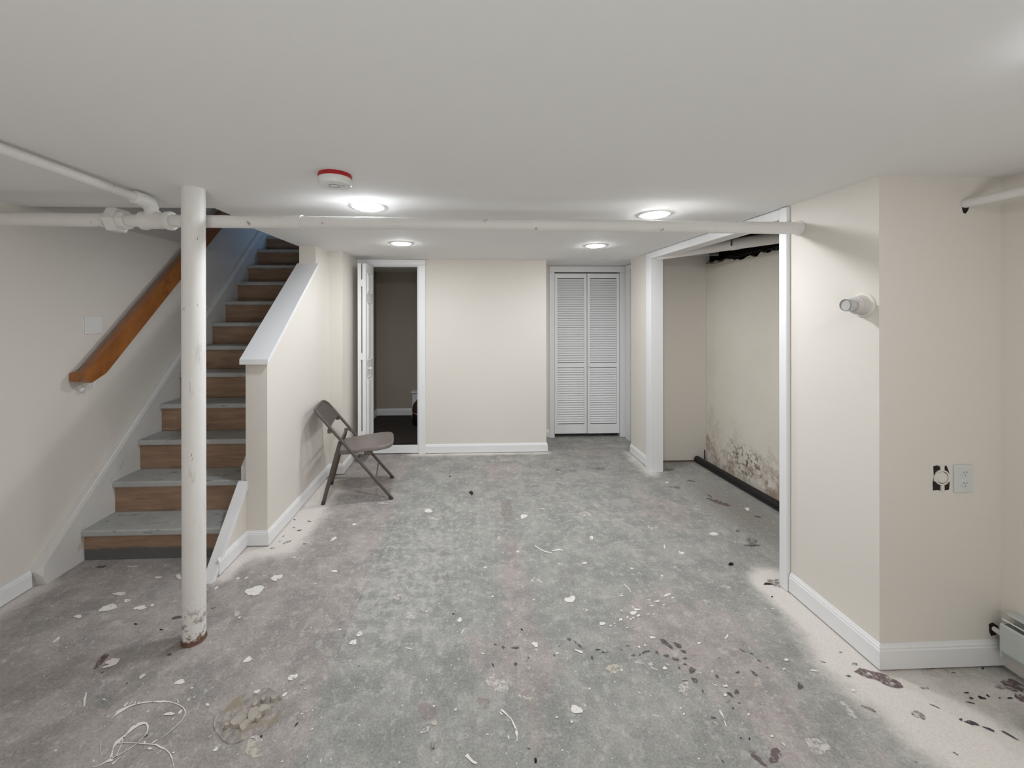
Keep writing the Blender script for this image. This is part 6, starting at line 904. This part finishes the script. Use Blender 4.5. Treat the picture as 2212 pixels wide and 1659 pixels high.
def alcove_pipes():
    p = thing('drain_pipe', (2.1, 3.2, 2.03), 'thick white pipe running under the open joists of the alcove', 'pipe')
    a0 = Vector((1.82, 3.70, 2.092)); a1 = Vector((2.62, 2.40, 2.115))
    L = [tube_obj('pipe_run', [a0, a1], .046, 'pipe', n=24)]
    c = a0.lerp(a1, .44); d = (a1 - a0).normalized(); L.append(tube_obj('coupling', [c - d * .03, c + d * .03], .049, 'pipe', n=24))
    bm = bmesh.new(); tube(bm, [c + Vector((-.05, -.03, -.02)), c + Vector((-.045, -.032, .1)), ], .006, 8); L.append(new_obj('hanger', bm, 'rust', smooth=True))
    adopt(p, L)
    q = thing('black_pipe', (2.39, 3.1, .04), 'black iron pipe lying along the base of the stained alcove wall', 'pipe')
    L = [tube_obj('pipe_run', [(2.352, 3.965, .036), (2.385, 3.3, .040), (2.413, 2.9, .041), (2.42, 2.17, .041)], .033, 'black', n=20),
         boxes('pipe_bracket', [(2.425, 2.432, 3.955, 3.965, 0, .13)], 'black')]
    adopt(q, L)
    # frayed cables and cobwebs in the gap above the alcove wall
    bm = bmesh.new(); R = random.Random(3)
    for i in range(26):
        y = R.uniform(2.6, 3.9); n = 7; ln = R.uniform(.12, .5); pts = []
        for k in range(n):
            f = k / (n - 1); pts.append((2.452 + R.uniform(-.012, .004), y + (f - .5) * ln, 2.06 + R.uniform(-.02, .03) - .02 * math.sin(f * 3.1) * R.uniform(0, 1)))
        tube(bm, pts, R.uniform(.0008, .003), 5)
    o = new_obj('cable_tangle', bm, 'blackgloss', smooth=True); tag(o, 'tangle of black cables and fibres above the alcove wall', 'cables')
alcove_pipes()

# ================================================================== CEILING FITTINGS
t = NT('lamp_lens'); em = t.n.new('ShaderNodeEmission'); em.inputs[0].default_value = (.93, .96, 1, 1); em.inputs[1].default_value = LAMP
t.L(em.outputs[0], t.n['Material Output'].inputs[0]); MAT['lens'] = t.m
t = NT('lamp_lens_dimmed'); em = t.n.new('ShaderNodeEmission'); em.inputs[0].default_value = (.93, .96, 1, 1); em.inputs[1].default_value = LAMP * .13
t.L(em.outputs[0], t.n['Material Output'].inputs[0]); MAT['lensdim'] = t.m
t = NT('lamp_lens_corner'); em = t.n.new('ShaderNodeEmission'); em.inputs[0].default_value = (.93, .96, 1, 1); em.inputs[1].default_value = LAMP * .45
t.L(em.outputs[0], t.n['Material Output'].inputs[0]); MAT['lensmid'] = t.m
t = NT('lamp_lens_cool'); em = t.n.new('ShaderNodeEmission'); em.inputs[0].default_value = (.86, .92, 1, 1); em.inputs[1].default_value = LAMP
t.L(em.outputs[0], t.n['Material Output'].inputs[0]); MAT['lenscool'] = t.m
LIGHTS = [(-.552, 2.20, 'lenscool', 'recessed ceiling light beside the smoke alarm, bluish white'), (1.112, 2.31, 'lens', 'recessed ceiling light just behind the pipe, nearer the alcove'),
          (-.563, 3.33, 'lens', 'far recessed ceiling light above the open folding door'), (1.107, 3.39, 'lens', 'far recessed ceiling light in front of the louvred door')]
OFF = [(1.305, .725), (-.6, .35), (1.25, -.8), (-.6, -1.2), (1.25, -2.3), (-.6, -2.5)]
def light(x, y, lens, label=None):
    r = thing('ceiling_light', (x, y, CE), label or 'recessed ceiling light behind the camera', 'ceiling light', 'recessed ceiling lights in view' if label else 'recessed ceiling lights out of view')
    bm = bmesh.new(); lathe(bm, [(.073, -.001), (.076, -.006), (.086, -.006), (.098, -.003), (.1, .0)], (0, 0, 0), n=48); new_obj('trim_ring', bm, 'plastic', r, smooth=True)
    bm = bmesh.new(); lathe(bm, [(.073, -.001), (.0715, -.009), (.062, -.0125), (.03, -.015), (0, -.0155)], (0, 0, 0), n=40); new_obj('lens', bm, lens, r, smooth=True)
for l in LIGHTS: light(*l)
light(*OFF[0], 'lensmid', 'recessed ceiling light cut off at the top right corner of the photo')
for x, y in OFF[1:]: light(x, y, 'lensdim')
def alarm():
    a = thing('smoke_alarm', (-.567, 1.70, CE), 'round white smoke alarm with a red band on the ceiling', 'smoke alarm')
    L = [lathe_obj('base_band', [(0, 0), (.068, 0), (.069, -.004), (.069, -.016), (.066, -.018), (0, -.018)], (-.567, 1.70, CE), 'red'),
         lathe_obj('housing', [(0, -.016), (.067, -.016), (.0695, -.020), (.069, -.038), (.064, -.046), (.05, -.049), (0, -.050)], (-.567, 1.70, CE), 'plastic'),
         lathe_obj('test_button', [(.020, -.0495), (.020, -.0512), (.0225, -.0512), (.0225, -.0495)], (-.567, 1.69, CE), 'greyline'),
         boxes('logo_strip', [(-.538, -.522, 1.6895, 1.6905, CE - .0508, CE - .0495)], 'greyline')]
    L[0]['label'] = 'red base band'; adopt(a, L)
alarm()

# ================================================================== WALL FITTINGS
def plates():
    bm = bmesh.new(); box(bm, -2.4605, -2.452, 2.618, 2.735, 1.407, 1.522, bev=.003)
    o = new_obj('blank_wall_plate', bm, 'plastic', smooth=False); tag(o, 'square white blank cover plate on the left wall beside the handrail', 'wall plate')
    # outlet
    a = thing('wall_outlet', (2.150, 1.635, .818), 'white duplex outlet on the right wall beside an uncovered box', 'outlet')
    L = [boxes('cover_plate', [(2.108, 2.192, 1.628, 1.6348, .759, .878)], 'outlet', bev=.003)]
    for z in (.842, .796):
        bm = bmesh.new(); lathe(bm, [(0, .003), (.0155, .003), (.017, .001), (.017, 0)], (2.152, 1.628, z), (0, -1, 0), 24); s = new_obj('socket_face', bm, 'outlet', smooth=True); L.append(s)
        bm = bmesh.new()
        for dx in (-.0065, .0065): box(bm, 2.152 + dx - .0012, 2.152 + dx + .0012, 1.6243, 1.626, z + .001, z + .009)
        box(bm, 2.150, 2.154, 1.6243, 1.626, z - .010, z - .006); L.append(new_obj('slots', bm, 'slot'))
    adopt(a, L)
    # uncovered round box plate in a ragged hole
    b = thing('junction_box', (2.055, 1.635, .82), 'uncovered junction box with round painted plate in a ragged wall hole', 'junction box')
    bm = bmesh.new()
    out = [(-.036, .052), (-.018, .056), (-.005, .048), (.014, .050), (.022, .055), (.030, .038), (.036, .018), (.033, -.006), (.037, -.018), (.034, -.050), (.004, -.055), (-.02, -.051), (-.038, -.053), (-.039, -.02), (-.034, .01)]
    prism(bm, [(2.055 + x, .82 + z) for x, z in out], 'y', 1.6335, 1.636); L = [new_obj('box_opening', bm, 'boxdark')]
    L.append(lathe_obj('round_cover', [(0, .004), (.023, .004), (.0245, .002), (.0245, 0)], (2.054, 1.6335, .824), 'wall', axis=(0, -1, 0)))
    bm = bmesh.new(); lathe(bm, [(.0275, 0), (.0275, .005), (.0335, .005), (.0335, 0)], (2.054, 1.6335, .824), (0, -1, 0), 28)
    for x0, x1, z0, z1 in ((-.008, .008, .03, .056), (-.006, .008, -.053, -.03), (-.036, -.026, -.012, .012), (.026, .036, -.014, .008)): box(bm, 2.055 + x0, 2.055 + x1, 1.629, 1.6338, .82 + z0, .82 + z1)
    L.append(new_obj('mounting_ring', bm, 'wall')); adopt(b, L)
    # porcelain lampholder with a bulb
    h = thing('wall_lampholder', (1.775, 1.705, 1.574), 'white round lampholder with an unlit frosted bulb on the right wall', 'wall light')
    L = [lathe_obj('base_plate', [(0, .008), (.050, .008), (.055, .004), (.055, 0)], (1.7745, 1.705, 1.574), 'wall', axis=(-1, 0, 0)),
         lathe_obj('socket', [(.046, .006), (.042, .014), (.038, .026), (.040, .030), (.040, .035), (.035, .039), (.032, .05), (0, .05)], (1.7745, 1.705, 1.574), 'holder', axis=(-1, 0, 0)),
         lathe_obj('bulb', [(.026, .048), (.028, .056), (.0275, .072), (.0265, .080), (.0, .081)], (1.7745, 1.705, 1.574), 'gasket', axis=(-1, 0, 0)),
         lathe_obj('bulb_rim', [(.0235, .0805), (.0245, .084), (.0265, .0845), (.0275, .080)], (1.7745, 1.705, 1.574), 'greyline', axis=(-1, 0, 0))]
    adopt(h, L)
plates()
def heater():
    h = thing('baseboard_heater', (2.28, .8, .10), 'grey-green enamelled baseboard heater on the near right wall', 'heater')
    y0, y1 = -.6, 1.588
    bm = bmesh.new(); prism(bm, [(2.329, .105), (2.329, .262), (2.292, .262), (2.286, .255), (2.322, .250), (2.322, .105)], 'y', y0, y1); L = [new_obj('back_panel', bm, 'heater')]
    bm = bmesh.new(); prism(bm, [(2.262, .222), (2.256, .214), (2.256, .108), (2.272, .080), (2.330, .074), (2.330, .080), (2.276, .087), (2.262, .110), (2.262, .212)], 'y', y0, y1); L.append(new_obj('front_cover', bm, 'heater'))
    bm = bmesh.new(); prism(bm, [(2.266, .236), (2.268, .240), (2.290, .228), (2.288, .224)], 'y', y0, y1); L.append(new_obj('damper_vane', bm, 'white'))
    L.append(boxes('end_cap', [(2.257, 2.328, y1 - .003, y1, .076, .218)], 'heater', bev=.001))
    L.append(boxes('fin_bank', [(2.268, 2.32, y0, y1 - .01, .10, .18)], 'dark'))
    L.append(tube_obj('supply_pipe', [(2.294, 1.6345, .158), (2.294, 1.57, .150)], .0105, 'pipe'))
    bm = bmesh.new(); prism(bm, [(2.272, .178), (2.290, .184), (2.312, .170), (2.318, .150), (2.305, .132), (2.282, .126), (2.274, .145)], 'y', 1.6335, 1.636); L.append(new_obj('wall_hole', bm, 'boxdark'))
    adopt(h, L)
heater()

# ================================================================== FOLDING CHAIR
def chair():
    c = thing('folding_chair', (-.935, 3.452, 0), 'taupe metal folding chair standing by the stair wall facing right', 'chair')
    c.rotation_euler.z = math.radians(9.6)
    bx = .27; W = .213
    def fr(s): return (.27 - .58 * s / .74)         # x of the front tube at height s
    for sy in (-1, 1):
        p = [(fr(0), sy * W, .006), (fr(.3), sy * (W - .002), .3), (fr(.49), sy * (W - .004), .49)]
        f = tube_obj('leg', p, .0118, 'chairdark', c, 14); tube_obj('foot_cap', [(fr(0) + .002, sy * W, .0), (fr(.028), sy * W, .028)], .0140, 'rubber', f, 14)
        p = [(-.272, sy * (W - .022), .006), (-.20, sy * (W - .023), .28), (-.142, sy * (W - .024), .497)]
        f = tube_obj('leg', p, .0125, 'chairdark', c, 14, flat=1.25); tube_obj('foot_cap', [(-.274, sy * (W - .022), 0), (-.266, sy * (W - .022), .03)], .0155, 'rubber', f, 14)
        tube_obj('link_bar', [(-.142, sy * (W - .024), .492), (-.085, sy * (W - .012), .455)], .0055, 'chairdark', c, 8)
        boxes('hinge_tab', [(-.236, -.205, sy * (W - .006) - .006, sy * (W - .006) + .006, .575, .612)], 'chairdark', c, bev=.003)
    tube_obj('rear_crossbar', [(-.142, -(W - .024), .495), (-.142, (W - .024), .495)], .0085, 'chairdark', c, 10)
    tube_obj('stretcher', [(fr(.165) - .002, -W, .165), (fr(.165) - .002, W, .165)], .007, 'chair', c, 10)
    # back frame: inverted U with rounded corners
    n = 8; pts = []; d = Vector((-.58, 0, .74)).normalized(); o0 = Vector((fr(.47), 0, .47)); Lh = (Vector((fr(.765), 0, .765)) - o0).length
    def bp(u, v): # u across, v along the slope, gentle bow backwards
        return o0 + d * v + Vector((0, u, 0)) + Vector((-1, 0, -.6)) * .022 * (1 - (u / W) ** 2) * min(1, v / Lh)
    for k in range(5): pts.append(bp(-W + .004, Lh * .78 * k / 4))
    for k in range(1, n + 1):
        a = math.pi / 2 * k / n; pts.append(bp(-W + .004 + .06 * (1 - math.cos(a)), Lh * .78 + (Lh * .22) * math.sin(a)))
    for k in range(1, 6): pts.append(bp(-W + .064 + (2 * W - .128) * k / 6, Lh))
    mir = [Vector((p.x, -p.y, p.z)) for p in pts[:5 + n]][::-1]
    tube_obj('back_frame', pts + mir, .0118, 'chairdark', c, 14)
    # backrest panel
    bm = bmesh.new(); nu, nv = 14, 8; G = []
    for j in range(nv + 1):
        row = []
        v = Lh * .50 + (Lh * .52 - .006) * j / nv
        for i in range(nu + 1):
            u = -1 + 2 * i / nu; uu = u * (W - .006)
            tp = Lh - (Lh * .20) * max(0, (abs(uu) - (W - .062)) / .062) ** 2 - .002
            vv = min(v, tp); row.append(bm.verts.new(bp(uu, vv) + Vector((.003, 0, .002))))
        G.append(row)
    for j in range(nv):
        for i in range(nu): bm.faces.new((G[j][i], G[j][i + 1], G[j + 1][i + 1], G[j + 1][i]))
    bmesh.ops.solidify(bm, geom=bm.faces[:], thickness=.006); new_obj('backrest', bm, 'chair', c, smooth=True)
    # seat pan: rounded plan, dished top, turned-down rim
    bm = bmesh.new(); N = 48; rings = []
    def plan(a, s):
        ca, sa = math.cos(a), math.sin(a); e = .42
        x = math.copysign(abs(ca) ** e, ca); y = math.copysign(abs(sa) ** e, sa)
        wx = .232 * s; wy = (.198 + .004 * x) * s
        if x < 0: wy *= .95
        return .045 + x * wx, y * wy
    for s, dz in ((1.0, -.030), (1.01, -.024), (1.0, -.004), (.97, .003), (.9, .0015), (.75, -.004), (.5, -.007), (.25, -.008)):
        rings.append([bm.verts.new((*plan(2 * math.pi * k / N, s), .428 + dz + .035 * ((plan(2 * math.pi * k / N, s)[0] - .045) / .232) * .55)) for k in range(N)])
    for A, B in zip(rings, rings[1:]):
        for k in range(N): bm.faces.new((A[k], A[(k + 1) % N], B[(k + 1) % N], B[k]))
    bm.faces.new(rings[-1]); bm.faces.new(rings[0][::-1]); new_obj('seat', bm, 'chair', c, smooth=True)
    boxes('under_brace', [(.04, .11, -W + .02, W - .02, .372, .396)], 'chairdark', c, bev=.008)
chair()

# ================================================================== CLOSET THINGS, PATCH, DEBRIS
def closet_things():
    a = thing('low_cabinet', (-.55, 5.1, .09), 'low dark cabinet with white-edged top in the dark closet', 'cabinet')
    ang = math.radians(-58.3); R = Matrix.Rotation(ang, 4, 'Z'); T = Matrix.Translation((-.444, 5.062, 0)) @ R
    bm = bmesh.new(); box(bm, -.24, .24, -.19, .19, .09, .243); bmesh.ops.transform(bm, matrix=T, verts=bm.verts); L = [new_obj('base', bm, 'blackgloss')]
    bm = bmesh.new(); box(bm, -.25, .25, -.2, .2, .244, .272, bev=.004); bmesh.ops.transform(bm, matrix=T, verts=bm.verts); L.append(new_obj('top_board', bm, 'white')); adopt(a, L)
    bm = bmesh.new(); lathe(bm, [(0, 0), (.16, 0), (.165, .03), (.15, .09), (.10, .15), (.05, .175), (0, .18)], (-.565, 5.13, .2725), n=28); o = new_obj('brown_cushion', bm, 'brass', smooth=True)
    tag(o, 'dark brown rounded cushion on the low cabinet in the closet', 'cushion')
    bm = bmesh.new(); box(bm, -.78, -.40, 5.47, 5.60, .09, .44, bev=.01); box(bm, -.79, -.39, 5.44, 5.605, .44, .462, bev=.004); o = new_obj('white_box', bm, 'white'); tag(o, 'white lidded box against the closet back wall', 'box')
closet_things()
def patch():
    p = thing('floor_patch', (-.845, 1.545, 0), 'round crumbling concrete floor patch in front of the column', 'floor patch')
    cx, cy = -.845, 1.545; bm = bmesh.new(); N = 40
    prof = [(.118, .0004), (.115, .003), (.112, .0012), (.085, .0022), (.072, .0045), (.055, .001), (.04, -.003), (0, -.004)]
    rings = []
    for r, h in prof:
        if r == 0: rings.append([bm.verts.new((cx, cy, .0005))]); continue
        rings.append([bm.verts.new((cx + r * math.cos(2 * math.pi * k / N) * (1 + .06 * math.sin(k * .7)), cy + r * math.sin(2 * math.pi * k / N) * (.86 + .05 * math.sin(k * .9)), max(.0004, h + .002 * noise.noise(Vector((k * .5, r * 40, 1)))))) for k in range(N)])
    for A, B in zip(rings, rings[1:]):
        for k in range(N):
            if len(B) == 1: bm.faces.new((A[k], A[(k + 1) % N], B[0]))
            else: bm.faces.new((A[k], A[(k + 1) % N], B[(k + 1) % N], B[k]))
    t = NT('patched_concrete'); c = t.mix(t.ramp(t.noise(30, 6, .75), .35, .65), srgb((132, 125, 121)), srgb((178, 169, 163))); c = t.mix(t.ramp(t.noise(12, 4), .5, .62), c, srgb((150, 139, 122)))
    t.color(c); t.rough(.9); t.bump(t.noise(60, 4), .5, .004); L = [new_obj('ring', bm, t.m, smooth=True)]
    R = random.Random(11)
    for x, y, r in ((-.868, 1.515, .030), (-.835, 1.498, .026), (-.822, 1.535, .032), (-.792, 1.553, .026), (-.836, 1.578, .014), (-.80, 1.525, .016), (-.775, 1.60, .02), (-.90, 1.50, .012), (-.815, 1.595, .011)):
        bm = bmesh.new(); n = R.randint(6, 8); top = []; bot = []
        for k in range(n):
            a = 2 * math.pi * k / n + R.uniform(-.2, .2); rr = r * R.uniform(.7, 1.1); tz = .012 + R.uniform(-.003, .006)
            bot.append(bm.verts.new((x + rr * math.cos(a), y + rr * math.sin(a), .003))); top.append(bm.verts.new((x + rr * .86 * math.cos(a), y + rr * .86 * math.sin(a), tz)))
        bm.faces.new(top); bm.faces.new(bot[::-1])
        for k in range(n): bm.faces.new((bot[k], bot[(k + 1) % n], top[(k + 1) % n], top[k]))
        L.append(new_obj('concrete_chunk', bm, 'chip'))
    adopt(p, L)
patch()
def chip(name, x, y, w, d, h, rz, mat, label):
    bm = bmesh.new(); R = random.Random(int(x * 1000)); n = 7; A = []; B = []
    for k in range(n):
        a = 2 * math.pi * k / n; rr = R.uniform(.75, 1.1); px, py = w / 2 * rr * math.cos(a), d / 2 * rr * math.sin(a)
        A.append(bm.verts.new((px, py, 0))); B.append(bm.verts.new((px * .85, py * .85, h * R.uniform(.6, 1.1))))
    bm.faces.new(A[::-1]); bm.faces.new(B)
    for k in range(n): bm.faces.new((A[k], A[(k + 1) % n], B[(k + 1) % n], B[k]))
    o = new_obj(name, bm, mat); o.location = (x, y, .0025); o.rotation_euler.z = rz; tag(o, label, 'debris'); return o
chip('black_chip', 1.608, 2.352, .036, .012, .006, .05, 'chipdark', 'small black rectangular scrap on the floor in front of the alcove')
chip('brown_chip', .020, 3.372, .030, .022, .010, .4, 'brownchip', 'brown crumb on the floor between the chair and the alcove')
chip('wood_splinter', -.130, 1.408, .007, .040, .006, .1, 'chip', 'pale wood splinter on the near floor, bottom centre of the photo')
chip('black_pebble', .229, 1.343, .010, .011, .006, .0, 'chipdark', 'black pebble on the floor at the bottom edge of the photo')
